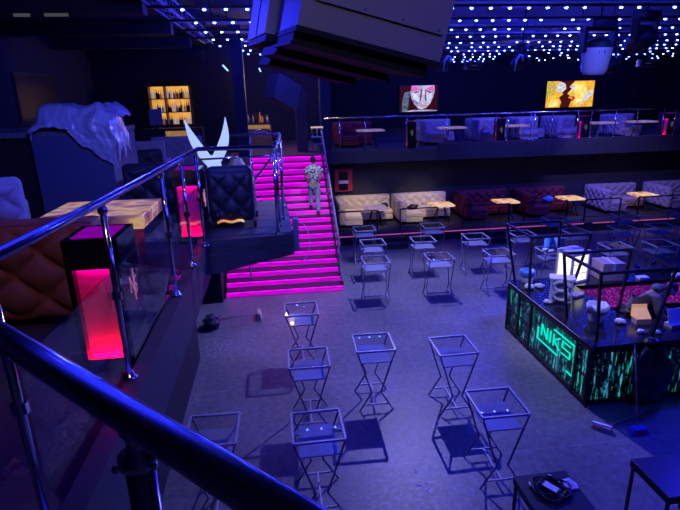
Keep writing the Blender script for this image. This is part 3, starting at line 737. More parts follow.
MB().tube((4.8, 6.73, 1.085), (4.8, 9.83, 1.085), .01, 6).build('edge_strip', 'frame', bar)
# sign on the side panel: reads along -Y
sg = MB()
def L(pts, w=.035):
    P = [Vector((4.81, 8.42 - a, .5 + bb)) for a, bb in pts]
    for p, q in zip(P, P[1:]): sg.bar(p, q, w, .012) if False else sg.path([p, q], w / 2, 4)
hh = .2
def sh(a, z): return (a * 1.12 + .02, z * 1.15 + .05)
L([sh(.1, 0), sh(.1, hh), sh(.28, 0), sh(.28, hh)]); L([sh(.38, 0), sh(.38, hh)])
L([sh(.48, 0), sh(.48, hh)]); L([sh(.66, hh), sh(.49, hh / 2), sh(.66, 0)])
L([sh(.96, hh), sh(.74, hh), sh(.74, hh / 2), sh(.96, hh / 2), sh(.96, 0), sh(.74, 0)])
L([(0, .16), (0, -.07), (.72, -.07)], .04); L([(.55, .36), (1.24, .36), (1.24, -.2), (1.05, -.2)], .04)
sg.build('sign', 'teal', bar)
# racks above the counter
def rack(lab, T, F):
    t = thing('bar_rack', lab, 'rack', (T[0], T[2], 1.1)); ox, oy = T[0], T[2]
    def C4(q, z): return [(q[0] - ox, q[2] - oy, z), (q[1] - ox, q[2] - oy, z), (q[1] - ox, q[3] - oy, z), (q[0] - ox, q[3] - oy, z)]
    a, f = C4(T, 1.2), C4(F, 0)
    m = MB()
    for i in range(4): m.bar(a[i], a[(i + 1) % 4], .04)
    m.build('top_frame', 'black_metal', t)
    for p_, q_ in zip(a, f): MB().bar(p_, q_, .04).build('post', 'black_metal', t)
rack('black open frame rack over the far end of the bar', (4.78, 6.0, 8.93, 10.03), (4.93, 5.85, 9.12, 9.76))
rack('black open frame rack over the near corner of the bar', (4.83, 6.08, 6.82, 7.87), (4.97, 5.95, 6.92, 7.8))

# things on the bar
Z = 1.1
def bucket(name, lab, x, y, r, h, m, liner=None):
    t = thing(name, lab, 'bucket', (x, y, Z))
    MB().lathe([(r * .72, 0), (r * .75, .01), (r, h), (r * .95, h), (r * .7, .02), (.0001, .02)], n=20).build('body', m, t)
    if liner:
        mb = MB(); mb.lathe([(r * .99, h * .55), (r * 1.06, h * .8), (r * 1.07, h + .01), (r * .9, h + .015), (r * .8, h * .6)], n=32)
        for v in mb.bm.verts: v.co += Vector((noise.noise(v.co * 18), noise.noise(v.co * 18 + Vector((5, 0, 0))), noise.noise(v.co * 14 + Vector((9, 0, 0))))) * .025
        mb.build('liner', liner, t)
    return t
bucket('ice_bucket', 'white ice bucket with blue rim on the far corner of the bar', 5.15, 9.66, .15, .25, 'white', 'blue_cup')
bucket('waste_bin', 'dark bin with a white bag liner near the bar corner', 5.42, 7.62, .17, .3, 'cooler', 'whitebag')
mb = bpy.data.objects[-1] if False else None
for x, y, s, lab in ((5.02, 9.28, .1, 'crumpled white napkin pile before the ice bucket'), (5.24, 9.3, .09, 'small white crumpled bag right of the ice bucket'), (5.0, 8.5, .08, 'white crumpled cloth at the foot of the white stand')):
    crumple('napkin_pile', 'whitebag', (x, y, Z), s, s, s * .5, lab, 'napkins', x)
# white stand with two discs
ws = thing('disc_stand', 'white plastic stand with two round discs on the bar', 'stand', (5.3, 8.6, Z), -.5); ws.scale = (1.15, 1.15, 1.05)
f = MB(); f.box(-.17, -.1, 0, .17, .1, .03); f.box(-.17, -.1, .03, -.13, .1, .42); f.box(.13, -.1, .03, .17, .1, .42); f.box(-.2, -.12, .42, .2, .12, .46, bev=.01); f.build('frame', 'white', ws)
for z in (.14, .31):
    MB().path([(.12 * math.cos(a * PI / 12), -.11, z + .09 * math.sin(a * PI / 12)) for a in range(24)], .03, 8, closed=True).build('disc', 'white', ws)
MB().box(-.1, -.08, .06, .1, .08, .38).build('drum', 'blue_velvet', ws)
# glowing cooler
ck = thing('display_cooler', 'glowing white counter cooler with two lit sides', 'cooler', (6.12, 9.62, Z), .3)
f = MB(); f.box(-.25, -.22, 0, .25, .22, .04); f.box(-.25, -.22, .6, .25, .22, .68); f.box(-.25, .17, .04, .25, .22, .6)
for x, y in ((-.25, -.22), (.21, -.22), (.21, .18)): f.box(x, y, .04, x + .04, y + .04, .6)
f.build('case', 'cooler', ck)
MB().box(-.2, -.205, .05, .2, -.195, .59).build('lit_front', 'lit_white', ck)
MB().box(-.235, -.17, .05, -.225, .16, .59).build('lit_side', 'lit_white', ck)
MB().box(.235, -.18, .05, .248, .18, .6).build('side_panel', 'cooler', ck)
MB().box(-.2, -.212, .2, .2, -.206, .215).build('shelf', 'cooler', ck); MB().box(-.2, -.212, .4, .2, -.206, .415).build('shelf', 'cooler', ck)

cbx = thing('cardboard_box', 'lilac lit cardboard box beside the glowing cooler', 'box', (6.95, 9.62, Z), -.1)
MB().box(-.24, -.24, 0, .24, .24, .38, bev=.006).build('body', 'cardboard', cbx); MB().box(-.03, -.243, .2, .03, .243, .383).build('tape', 'white', cbx)
tag(MB().lathe([(.1, 0), (.12, .03), (.12, .12), (.04, .16), (.0001, .16)]).build('white_tub', 'white', None, (7.3, 9.7, Z)), 'white tub right of the cardboard box', 'tub')
yb = thing('yellow_carton', 'bright yellow carton between the bin and the bending person', 'carton', (6.12, 7.46, Z), -.1)
MB().box(-.13, -.13, 0, .13, .03, .1, bev=.004).build('body', 'cardboard', yb)
MB().hexa([(-.13, .0, .1), (.13, .0, .1), (.13, .06, .1), (-.13, .06, .1), (-.13, .06, .3), (.13, .06, .3), (.13, .075, .3), (-.13, .075, .3)]).build('lid', 'yellow_box', yb)
MB().hexa([(-.125, -.125, .1), (.125, -.125, .1), (.125, .05, .1), (-.125, .05, .1), (-.125, -.125, .11), (.125, -.125, .11), (.125, .06, .26), (-.125, .06, .26)]).build('contents', 'yellow_box', yb)
mn = thing('menu_holder', 'pale blue printed sheet standing at the right edge of the bar', 'menu', (6.6, 7.2, Z), .1)
MB().hexa([(-.16, -.02, .06), (.16, -.02, .06), (.16, -.01, .06), (-.16, -.01, .06), (-.16, .06, .3), (.16, .06, .3), (.16, .07, .3), (-.16, .07, .3)]).build('sheet', 'paper', mn)
MB().box(-.16, -.08, 0, .16, .08, .06).build('base', 'cooler', mn)
pm = MB()
for k in range(6): pm.box(-.13, 0, .004 * 0, .02 + .1 * (k % 3 == 0), .004, .004) if False else None
for k, (x, y, r_, lab) in enumerate(((5.86, 7.05, .06, 'white crumpled napkin at the front edge of the bar'), (6.1, 6.98, .05, 'white crumpled tissue beside the black bag'), (5.75, 7.45, .08, 'white dish at the right of the bin'))):
    crumple('tissue', 'whitebag', (x, y, Z), r_, r_, r_ * .6, lab, 'tissue', k + 5)
tag(MB().box(-.14, -.09, 0, .14, .09, .05, bev=.006).build('cutlery_tray', 'cardboard', None, (5.72, 8.75, Z), .4), 'flat brown tray in front of the glowing cooler', 'tray')
# glassware on the back counter
GG = 'glasses on the back counter'
wg = None
gx = [7.62, 7.78, 8.02, 8.14, 8.27, 8.42, 8.6, 8.74, 8.9, 9.1]
for i, x in enumerate(gx):
    y = 9.6 + .18 * (i % 2)
    if i % 3 == 0: prof = [(.05, 0), (.05, .008), (.008, .02), (.008, .1), (.05, .15), (.055, .24), (.05, .24), (.045, .16), (.0001, .12)]
    else: prof = [(.035, 0), (.045, .15), (.042, .15), (.032, .01), (.0001, .01)]
    tag(MB().lathe(prof, n=14).build('drinking_glass', 'barglass', None, (x, y, Z)), ('stemmed glass' if i % 3 == 0 else 'tumbler') + ' on the back counter, %s from the cardboard box' % ('first', 'second', 'third', 'fourth', 'fifth', 'sixth', 'seventh', 'eighth', 'ninth', 'tenth')[i], 'glass', GG)
for x, w, lab in ((7.62, .22, 'small white tray below the first stemmed glass'), (8.5, .3, 'pale tray among the glasses on the back counter')):
    tag(MB().box(-w / 2, -.08, 0, w / 2, .08, .05, bev=.005).build('serving_tray', 'white', None, (x, 9.4, Z)), lab, 'tray')
# cups on the table behind the bar
for x, y, h, lab in ((6.82, 11.88, .3, 'tall stack of blue cups on the table behind the bar'), (7.04, 11.8, .3, 'second stack of blue cups, beside the tall one')):
    mb = MB()
    for k in range(7): mb.lathe([(.075, k * .035), (.1, k * .035 + .09), (.094, k * .035 + .09)], n=18)
    mb.lathe([(.0001, 0), (.075, 0)], n=18)
    tag(mb.build('cup_stack', 'blue_cup', None, (x, y, 1.1)), lab, 'cups')
crumple('napkin_pile', 'whitebag', (6.62, 11.62, 1.1), .09, .08, .05, 'white napkins left of the blue cups', 'napkins', 21)
crumple('napkin_pile', 'whitebag', (6.74, 11.52, 1.1), .07, .06, .04, 'smaller white napkin in front of the blue cups', 'napkins', 22)

# black rubbish bag hanging over the bar front
mb = MB()
def bagf(u, v):
    a = 2 * PI * u; z = 1.12 - 1.02 * v
    w = .12 + .22 * min(1, v * 2.2) + .06 * math.sin(v * 6); dd = .05 + .12 * math.sin(PI * min(1, v * .9 + .1)) 
    if v > .9: w *= (1 - v) * 10 * .3 + .7; dd *= (1 - v) * 10 * .5 + .5
    return Vector((5.72 + .1 * v + w * math.cos(a), 6.56 + dd * math.sin(a), z))
mb.grid(bagf, 48, 36)
for v in mb.bm.verts:
    k = noise.noise(v.co * 5) * .05 + noise.noise(Vector((v.co.x * 16, v.co.y * 16, v.co.z * 4))) * .03
    v.co += Vector((k, k * .5, k * .6)); v.co.y = min(v.co.y, 6.7)
mb.ball((5.74, 6.66, 1.14), .13, .1, .07)
for v in mb.bm.verts:
    if v.co.z > 1.1: v.co += Vector((noise.noise(v.co * 14), noise.noise(v.co * 14 + Vector((3, 0, 0))), noise.noise(v.co * 14 + Vector((0, 3, 0))))) * .035
tag(mb.build('rubbish_bag', 'blackbag'), 'shiny black rubbish bag hanging down the bar front', 'bag')
# mop leaning
mp_ = thing('mop', 'upright mop with blue head leaning on the bar front', 'mop', (5.2, 5.99, 0))
MB().tube((0, .02, .06), (.12, .5, 1.22), .012, 8).build('pole', 'wood_pole', mp_)
MB().prism([(-.15, .0), (.15, .0), (.1, .1), (-.1, .1)], 'y', -.06, .06).build('head', 'blue_plastic', mp_)
MB().box(-.07, -.065, .02, .07, -.055, .07).build('clip', 'red_plastic', mp_)
bm_ = thing('broom', 'broom lying on the floor with its straw head toward the camera', 'broom', (4.72, 6.13, 0))
MB().hexa([(-.14, .08, 0), (.06, -.12, 0), (.13, -.06, 0), (-.06, .13, 0), (-.12, .07, .07), (.05, -.1, .07), (.1, -.05, .07), (-.05, .11, .07)]).build('bristles', 'bristle', bm_)
MB().tube((.02, .02, .04), (1.2, .36, .03), .012, 8).build('pole', 'wood_pole', bm_)
MB().bar((-.1, .12, .075), (.1, -.06, .075), .05, .03).build('head', 'white', bm_)
# broom and bag on the left
crumple('rubbish_bag', 'silver_bag', (-1.66, 10.95, 0), .2, .22, .16, 'crumpled silver and black bag on the floor below the deck', 'bag', 4)
bl = thing('broom', 'small broom with yellow head lying below the magenta stairs', 'broom', (-.62, 11.3, 0))
MB().hexa([(-.07, -.2, 0), (.07, -.2, 0), (.07, .2, 0), (-.07, .2, 0), (-.03, -.17, .16), (.03, -.17, .16), (.03, .17, .16), (-.03, .17, .16)]).build('bristles', 'bristle', bl)
MB().tube((-.03, 0, .1), (-.95, .03, .02), .011, 8).build('pole', 'wood_pole', bl)

# ------------------------------------------------------------------ black tables bottom right
def blk_table(lab, x0, y0, x1, y1, H):
    t = thing('black_table', lab, 'table', (x0, y0, 0)); w, dd = x1 - x0, y1 - y0
    MB().box(0, 0, H - .03, w, dd, H, bev=.004, seg=1).build('tabletop', 'table_black', t); MB().box(.004, .004, H - .1, w - .004, dd - .004, H - .03).build('apron', 'black', t)
    for x in (.03, w - .03):
        for y in (.03, dd - .03): MB().bar((x, y, 0), (x, y, H - .05), .03).build('leg', 'black_metal', t)
blk_table('black table with a coiled cable at the bottom edge', 2.48, 3.93, 3.12, 4.56, .78)
blk_table('black table in the bottom right corner of the photo', 3.96, 3.98, 4.75, 4.6, .8)
mb = MB(); pts = []
for k in range(150):
    a = k * 2 * PI / 26; r_ = .165 + .035 * math.sin(k * .37) + .02 * math.sin(k * 1.1)
    pts.append((r_ * 1.1 * math.cos(a), r_ * .95 * math.sin(a), .012 + .006 * (k // 26) + .003 * math.sin(k)))
mb.path(pts, .008, 6); tag(mb.build('cable_coil', 'cable', None, (2.79, 4.29, .78)), 'coiled black cable on the near black table', 'cable')
ps = thing('power_adapter', 'pale flat adapter lying inside the cable coil', 'adapter', (2.78, 4.28, .81), -1.0)
MB().box(-.1, -.055, 0, .1, .055, .03, bev=.006).build('case', 'black', ps); MB().box(-.08, -.042, .03, .08, .042, .032).build('label_sheet', 'paper', ps)
fl2 = thing('foil_lid', 'small white ribbed lid at the right of the cable coil', 'lid', (3.03, 4.33, .78), .2)
MB().prism([(-.05, -.075), (.05, -.085), (.075, -.03), (.06, .075), (-.04, .08), (-.07, .0)], 'z', 0, .025).build('rim', 'white', fl2)
lid = MB()
for k in range(4): lid.box(-.045, -.06 + k * .033, .025, .05, -.042 + k * .033, .032)
lid.build('ribs', 'paper', fl2)
tag(MB().bar((0, 0, .01), (.05, -.16, .01), .025, .018).build('marker_pen', 'white', None, (2.88, 4.5, .785)), 'white stick lying behind the cable coil', 'pen')
crumple('tissue', 'whitebag', (2.6, 4.38, .78), .025, .04, .02, 'tiny white scrap at the left of the cable coil', 'scrap', 31)
for k in range(22):
    a = random.uniform(0, 6.28); r_ = random.uniform(0, .35)
    x, y = 1.72 + r_ * math.cos(a) * .6, 5.35 + r_ * math.sin(a) * 1.4
    mb = MB(); mb.ball((0, 0, .003), random.uniform(.01, .026), random.uniform(.01, .026), .003, 6, 4)
    tag(mb.build('debris_chip', 'white', None, (x, y, 0), a), 'tiny white chip of rubble on the near floor', 'debris', 'white rubble chips on the near floor')

# ------------------------------------------------------------------ hanging loudspeakers
A_, B_ = Vector((.26, 4.91, 5.6)), Vector((1.63, 5.12, 5.28))
u = (B_ - A_).normalized(); n_ = Vector((.23, -.02, .97)); n_ = (n_ - u * u.dot(n_)).normalized(); v_ = n_.cross(u).normalized()
W_ = (B_ - A_).length
SP = thing('line_array_speaker', 'large grey loudspeaker cabinet hanging tilted at the top of the photo', 'loudspeaker', (0, 0, 0))
def sp(a, b, c): return A_ + u * a + v_ * b + n_ * c
def spbox(mb, a0, b0, c0, a1, b1, c1, tp=0):
    return mb.hexa([sp(a0, b0, c0), sp(a1, b0, c0), sp(a1 - tp, b1, c0), sp(a0 + tp, b1, c0), sp(a0, b0, c1), sp(a1, b0, c1), sp(a1 - tp, b1, c1), sp(a0 + tp, b1, c1)])
spbox(MB(), 0, 0, 0, W_, 1.2, 1.0).build('cabinet', 'speaker', SP)
m = MB(); spbox(m, .12, -.04, .23, 1.37, 0, .3); m.build('fixing_rail', 'speaker', SP)
for k in range(4):
    m = MB(); m.ball(sp(.2 + k * .37, -.042, .265), .013, n=8, m=6); m.build('bolt', 'chrome', SP)
m = MB(); spbox(m, -.01, -.01, -.05, W_ + .01, 1.22, -.002); m.build('bottom_edge', 'speaker_blk', SP)
SP2 = thing('line_array_speaker', 'blue lit loudspeaker cabinet hanging behind the large grey one', 'loudspeaker', (0, 0, 0))
m = MB(); spbox(m, -.12, 1.3, -.02, W_ - .3, 3.2, 1.1); m.build('cabinet', 'speaker', SP2)
m = MB(); spbox(m, -.13, 2.1, -.02, -.12, 2.12, 1.1); m.build('seam', 'speaker_blk', SP2)
m = MB(); spbox(m, -.1, 1.28, -.1, W_ - .3, 3.2, -.03); m.build('bottom_edge', 'speaker_blk', SP2)
SP3 = thing('speaker_cluster', 'black stepped loudspeaker cluster underneath the hanging cabinets', 'loudspeaker', (0, 0, 0))
for k, (a0, a1, b0, b1, c0) in enumerate(((.0, 1.36, .12, 1.1, -.13), (.0, 1.3, 1.0, 2.2, -.2), (.1, 1.25, 2.1, 3.1, -.28))):
    m = MB(); spbox(m, a0, b0, c0, a1, b1, -.09 if k else -.055); pp = m.build('module', 'speaker_blk', SP3)
    m = MB(); spbox(m, a0 - .02, b0 - .02, c0 - .03, a1 + .02, b1, c0); m.build('grille_edge', 'speaker_blk', pp)
for a in (.3, 1.1):
    p, q = sp(a, .6, 1.0), sp(a, .6, 1.0); q = Vector((q.x, q.y, 7.3))
    tag(MB().tube(p, q, .015, 6).build('hanging_cable', 'black_metal'), 'steel hanging cable above the grey loudspeaker, ' + ('left one' if a < .5 else 'right one'), 'cable')
# lower small blue cabinet by the landing
sb = thing('wall_speaker', 'small blue lit loudspeaker hanging before the landing', 'loudspeaker', (.25, 15.2, 4.62), .5)
MB().hexa([(-.4, -.3, .35), (.3, -.3, 0), (.3, .3, 0), (-.4, .3, .35), (-.2, -.3, 1.0), (.5, -.3, .65), (.5, .3, .65), (-.2, .3, 1.0)]).build('cabinet', 'speaker', sb)
MB().tube((.1, 0, .7), (.1, 0, 2.67), .02, 8).build('hanging_pole', 'black_metal', sb)

# ------------------------------------------------------------------ ceiling lights, battens and truss
lamp_mesh = None
ordn = ('nearest', 'second', 'third', 'fourth', 'fifth', 'sixth', 'seventh', 'eighth', 'ninth', 'tenth', 'farthest')
rowsY = [11.1, 12.95, 14.75, 16.6, 18.6, 20.45, 22.3, 24.2, 26.0, 27.9, 29.8]
xend = [9.2, 10.3, 11.4, 12.6, 13.9, 15.1, 16.3, 17.5, 18.7, 19.9, 21.0]
skip = {(0, 21), (0, 24), (1, 21), (2, 23), (2, 22), (3, 23), (4, 24)}
ordn = ordn + ('fourth overhead', 'third overhead', 'second overhead', 'first overhead')
rowsY += [9.25, 7.4, 5.55, 3.7]; xend += [8.2, 7.2, 6.2, 5.2]
xend = [.8 * y + .3 for y in rowsY]
for r_, (y, xe) in enumerate(zip(rowsY, xend)):
    bt_ = tag(MB().box(-2.3, y - .025, 6.66, xe + 1, y + .025, 6.71).build('ceiling_batten', 'black_metal'), 'thin dark ceiling batten carrying the %s row of lights' % ordn[r_], 'batten')
    for i in range(60):
        x = -1.62 + .4136 * i + (.2 * (r_ % 2) if r_ > 4 else 0)
        if x > xe or (r_, i) in skip: continue
        # the columns of lights behind the hanging loudspeakers are never in view
        lo, hi = y * (.02) + .1, y * (.02) + .1 + .215 * y
        if lo < x < hi - .25 and 6 < r_ < 11: continue
        if 6 < r_ < 11 and random.random() < .38: continue
        if r_ > 10 and i % 2: continue
        if lamp_mesh is None:
            o = MB().lathe([(.0001, -.02), (.022, -.016), (.034, -.004), (.034, .006), (.0001, .012)], n=10).build('ceiling_light', 'white_led'); lamp_mesh = o.data
        else:
            o = bpy.data.objects.new('ceiling_light', lamp_mesh); COL.objects.link(o)
        if 5 < r_ < 11 and random.random() < .3: o.location = (x + random.uniform(-.2, .2), y + random.uniform(-.2, .2), 6.635)
        else: o.location = (x + (random.uniform(-.12, .12) if 4 < r_ < 11 else 0), y, 6.635)
        tag(o, 'small round blue white ceiling light in the %s row from the camera' % ordn[r_], 'light', 'ceiling lights of the %s row' % ordn[r_])
def truss(lab, p, q, w=.26, n=24):
    t = thing('lighting_truss', lab, 'truss', p); p, q = Vector(p), Vector(q); dv = q - p; t0 = dv.normalized(); s = t0.cross(Vector((0, 0, 1))).normalized()
    offs = [s * w / 2 + Vector((0, 0, w / 2)), s * -w / 2 + Vector((0, 0, w / 2)), s * w / 2 - Vector((0, 0, w / 2)), s * -w / 2 - Vector((0, 0, w / 2))]
    m = MB()
    for o in offs: m.tube(o, dv + o, .022, 6)
    m.build('chord', 'frame', t)
    m = MB()
    for k in range(n):
        a, b2 = dv * (k / n), dv * ((k + 1) / n)
        for i, j in ((0, 2), (1, 3), (2, 3)): 
            if k % 2: i, j = j, i
            m.tube(a + offs[i], b2 + offs[j], .01, 5)
    m.build('brace', 'frame', t)
    for k in (.1, .5, .9): MB().tube(dv * k, dv * k + Vector((0, 0, 7.3 - p.z)), .012, 6).build('hanging_rod', 'black_metal', t)
truss('steel lighting truss along the left side of the ceiling lights', (-2.12, 8.5, 6.85), (-1.98, 18.9, 6.85))
truss('steel lighting truss across the ceiling at the right', (3.2, 12.0, 7.0), (14, 12.0, 7.0))
truss('steel lighting truss across the middle of the ceiling', (4, 17.5, 6.95), (18, 17.5, 6.95))
truss('steel lighting truss across the far ceiling', (4, 24.8, 6.95), (22, 24.8, 6.95))
for k, (x, y, z, w, rz) in enumerate(((-.9, 14.0, 6.75, 1.2, .0), (-.7, 15.9, 6.75, 1.1, 0), (-.2, 18.4, 6.75, 1.3, 0), (7.7, 17.0, 6.8, 1.6, .15), (9.2, 20.6, 6.8, 2.2, .1), (9.2, 14.6, 6.85, 1.5, .3))):
    ap = thing('acoustic_panel', '', 'panel', (x, y, z), rz); MB().box(-w / 2, -.25, 0, w / 2, .25, .05).build('board', 'panel', ap)
    for sx in (-.4, .4): MB().tube((sx * w, 0, .05), (sx * w, 0, 7.3 - z), .012, 6).build('hanging_rod', 'black_metal', ap)
    tag(ap, 'pale ceiling panel above the lights, ' + ('nearest on the left', 'second on the left', 'farthest on the left', 'middle one on the right', 'farthest on the right', 'nearest on the right')[k], 'panel')
# stage lamps
def moving_head(lab, x, y, z, s=1., tilt=0., cover='head', rz=0.):
    t = thing('moving_head_lamp', lab, 'stage lamp', (x, y, z), rz, 'stage lamps hanging from the ceiling')
    MB().box(-.2 * s, -.14 * s, .0, .2 * s, .14 * s, .14 * s, bev=.02 * s).build('base', 'head', t)
    MB().tube((0, 0, .14 * s), (0, 0, 6.9 - z), .02, 8).build('hanging_pole', 'head', t)
    y_ = MB()
    for sx in (-1, 1): y_.box(sx * .24 * s - .03 * s, -.07 * s, -.32 * s, sx * .24 * s + .03 * s, .07 * s, .02 * s, bev=.01 * s)
    y_.box(-.27 * s, -.07 * s, -.02 * s, .27 * s, .07 * s, .04 * s); y_.build('yoke', 'head', t)
    R = Matrix.Rotation(tilt, 3, 'X')
    h = MB(); h.lathe([(.0001, -.26), (.15, -.26), (.17, -.22), (.2, .0), (.17, .14), (.1, .18), (.0001, .18)], (0, 0, 0), 16, R @ Matrix.Diagonal((s, s, s)).to_3x3())
    for v in h.bm.verts: v.co.z -= .3 * s
    h.build('lamp_body', 'head', t)
    if cover == 'lens':
        h = MB(); h.lathe([(.0001, -.64), (.14, -.635), (.18, -.58), (.218, -.27), (.218, -.25), (.0001, -.25)], (0, 0, 0), 20, R @ Matrix.Diagonal((s, s, s)).to_3x3()); h.build('lens_cover', 'lens', t)
    return t
moving_head('large stage lamp with a pale blue body above the orange face screen', 7.62, 12.0, 6.3, 1.55, .05, 'lens')
moving_head('wide dark stage lamp at the upper right of the photo', 8.75, 12.0, 6.5, 1.35, 1.1, 'head', .3)
moving_head('dark stage lamp with a pale side above the left of the orange screen', 6.35, 13.2, 6.0, .9, .9, 'head', .8)
moving_head('dark stage lamp below the wide one at the right', 9.35, 14.0, 5.95, .95, -.7, 'head', -.5)
moving_head('slim dark stage lamp above the right edge of the silver face screen', 4.55, 14.0, 5.95, .75, .2, 'head', .2)
moving_head('small stage lamp hidden by the grey loudspeaker', 3.5, 12.8, 6.55, .7, .1, 'head', .2)
for x, y, z, lab in ((4.15, 15.0, 5.55, 'flat dark flood lamp right above the silver face screen'), (5.75, 15.0, 5.6, 'flat dark flood lamp between the two screens'), (11.5, 15.5, 5.6, 'flat dark flood lamp at the far right')):
    t = thing('flood_lamp', lab, 'stage lamp', (x, y, z)); MB().box(-.25, -.12, 0, .25, .12, .22, bev=.03).build('body', 'head', t)
    MB().box(-.09, -.126, .1, .09, -.12, .112).build('status_strip', 'dimstrip', t); MB().path([(-.27, 0, .1), (-.27, 0, .36), (.27, 0, .36), (.27, 0, .1)], .015, 6).build('bracket', 'head', t)
    MB().tube((0, 0, .36), (0, 0, 1.2), .015, 6).build('hanging_pole', 'head', t)
for x, y, z, s, lab in ((4.62, 13.85, 5.78, .2, 'white curved cloth strip on the slim stage lamp'), (6.2, 13.0, 5.72, .22, 'white curved cloth strip on the lamp left of the orange screen')):
    tag(MB().path([(-.1 * s / .2, 0, -.25), (-.08, 0, 0), (0, 0, .12), (.07, 0, .1), (.09, 0, -.02)], .03, 8).build('cloth_strip', 'tape', None, (x, y, z)), lab, 'cloth')
# tube lights on the left
for k, (p, q, lab) in enumerate((((-2.55, 20.5, 5.98), (-2.2, 20.5, 5.88), 'blue white tube light left of the navy pillar'), ((-1.52, 17.8, 6.0), (-1.36, 17.8, 5.82), 'blue white tube light under the truss end'), ((-.42, 20, 6.0), (-.36, 20, 5.87), 'short blue white tube light right of the navy pillar'))):
    t = thing('tube_light', lab, 'light', p); MB().tube((0, 0, 0), Vector(q) - Vector(p), .025, 8).build('tube', 'tube', t); MB().tube((.02, 0, 0), (.02, 0, 6.75 - p[2]), .008, 6).build('hanging_wire', 'black', t)
for k, (x0, x1) in enumerate(((-4.47, -4.2), (-3.95, -3.55))):
    tag(MB().box(x0, 10.56, 6.46, x1, 10.6, 6.51).build('strip_light', 'dimstrip'), 'dim grey strip light on the left ceiling beam, ' + ('left piece' if k == 0 else 'right piece'), 'light')

# ------------------------------------------------------------------ left lounge furniture
# foreground brown sofa seen from behind
s = thing('chesterfield_sofa', 'brown tufted sofa seen from behind at the left edge', 'sofa', (-3.9, 4.2, 3.2))
b = MB(); b.box(0, 0, .06, 2.4, .26, .88, bev=.06, seg=3); b.quilt((0, 0, .08), (1, 0, 0), (0, 0, 1), (0, -1, 0), 2.4, .78, .21, .08, 8); b.quilt((0, .02, .87), (1, 0, 0), (0, 1, 0), (0, 0, 1), 2.4, .22, .22, .03, 4); b.build('backrest', 'brown_velvet', s)
for x, y in ((.1, .1), (2.3, .1), (.1, .55), (2.15, .55)): MB().lathe([(.025, 0), (.035, .12)], (x, y, 0), 8).build('leg', 'black', s)
MB().box(.2, .26, .1, 2.05, .64, .42, bev=.05, seg=3).build('seat', 'brown_velvet', s)
for x in (0, 2.03): MB().box(x, .2, .1, x + .22, .66, .6, bev=.05, seg=3).build('arm', 'brown_velvet', s)
bt2 = MB()
# tub chair beyond
def tub(lab, x, y, z, rz, col, W=.8, H=.9, cell=.17, buttons=False):
    t = thing('tufted_armchair', lab, 'armchair', (x, y, z), rz)
    b = MB(); b.box(-W / 2, 0, .1, W / 2, .2, H, bev=.08, seg=3); b.quilt((-W / 2 + .03, 0, .12), (1, 0, 0), (0, 0, 1), (0, -1, 0), W - .06, H - .2, cell, .06, 7); b.quilt((-W / 2 + .05, .2, .42), (1, 0, 0), (0, 0, 1), (0, 1, 0), W - .1, H - .5, cell, .03, 4); b.build('backrest', col, t)
    for sx in (-1, 1): MB().box(sx * W / 2 - (.16 if sx > 0 else 0), .15, .1, sx * W / 2 + (0 if sx > 0 else .16), .8, .62, bev=.05, seg=3).build('arm', col, t)
    MB().box(-W / 2 + .16, .2, .1, W / 2 - .16, .8, .44, bev=.05, seg=3).build('seat', col, t)
    for x_, y_ in ((-.3, .08), (.3, .08), (-.3, .7), (.3, .7)): MB().lathe([(.02, 0), (.03, .1)], (x_, y_, 0), 8).build('leg', 'black', t)
    if buttons:
        m = MB()
        for r in range(4):
            for c in range(4):
                m.ball((-W / 2 + .12 + c * .17 + (.085 if r % 2 else 0), -.058, .22 + r * .17), .012, n=6, m=4)
        m.build('stud', 'button', t)
    return t
tub('slate blue tufted armchair at the left edge behind the brown sofa', -3.36, 6.15, 3.2, .4, 'blue_velvet', .9, .98)
tub('dark tufted armchair with crystal studs on the deck corner', -.64, 6.98, 3.262, 0, 'dark_velvet', .62, .86, .15, True)
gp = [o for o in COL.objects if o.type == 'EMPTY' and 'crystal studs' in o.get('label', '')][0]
mb = MB(); mb.grid(lambda u, v: Vector((-.2 + .36 * u, -.075, .1 + .035 * v + .015 * math.sin(u * 9) + .02 * math.sin(u * PI))), 16, 3); mb.build('painted_gold_glow', 'onyx', gp)  # glowing strip painted in for a gold reflection, not a real trim
tub('dark violet tufted armchair behind the left railing', -1.95, 8.3, 3.2, 0, 'dark_velvet', .9, .85, .16, True)
tub('dark tufted armchair behind the glowing wings', -.55, 9.2 + 0, 3.2, 0, 'dark_velvet', .6, .8, .15, True) if False else None
mt = thing('marble_table', 'large low table with glowing marbled top behind the left railing', 'table', (-1.78, 5.35, 3.2))
MB().box(-.48, -.45, .63, .5, .42, .76, bev=.01).build('tabletop', 'onyx_table', mt); MB().box(-.3, -.28, 0, .3, .28, .63).build('pedestal', 'black', mt)
# unused strip standing in for the gold reflection on the dark armchair
tag(MB().box(-.2, -.006, 0, .2, .006, .06).build('gold_glow_strip', 'amber_wood', None, (-.66, 6.92, 3.42)), 'gold lit strip on the back of the dark tufted armchair', 'plate') if False else None
# covered booth
bo = thing('dj_booth', 'tall dark blue booth standing behind the brown sofa', 'booth', (-3.72, 8.55, 3.2))
MB().box(0, 0, 0, 1.16, 1.5, 1.3).build('body', 'booth', bo)
MB().box(-1.6, .1, 0, -.02, 1.6, 1.28).build('side_wing', 'black', bo)
MB().box(-1.6, .04, 1.28, 1.16, 1.6, 1.36).build('top_slab', mat('speckled_stone', (.16, .15, .17), .4, var=.8, vscale=60), bo)
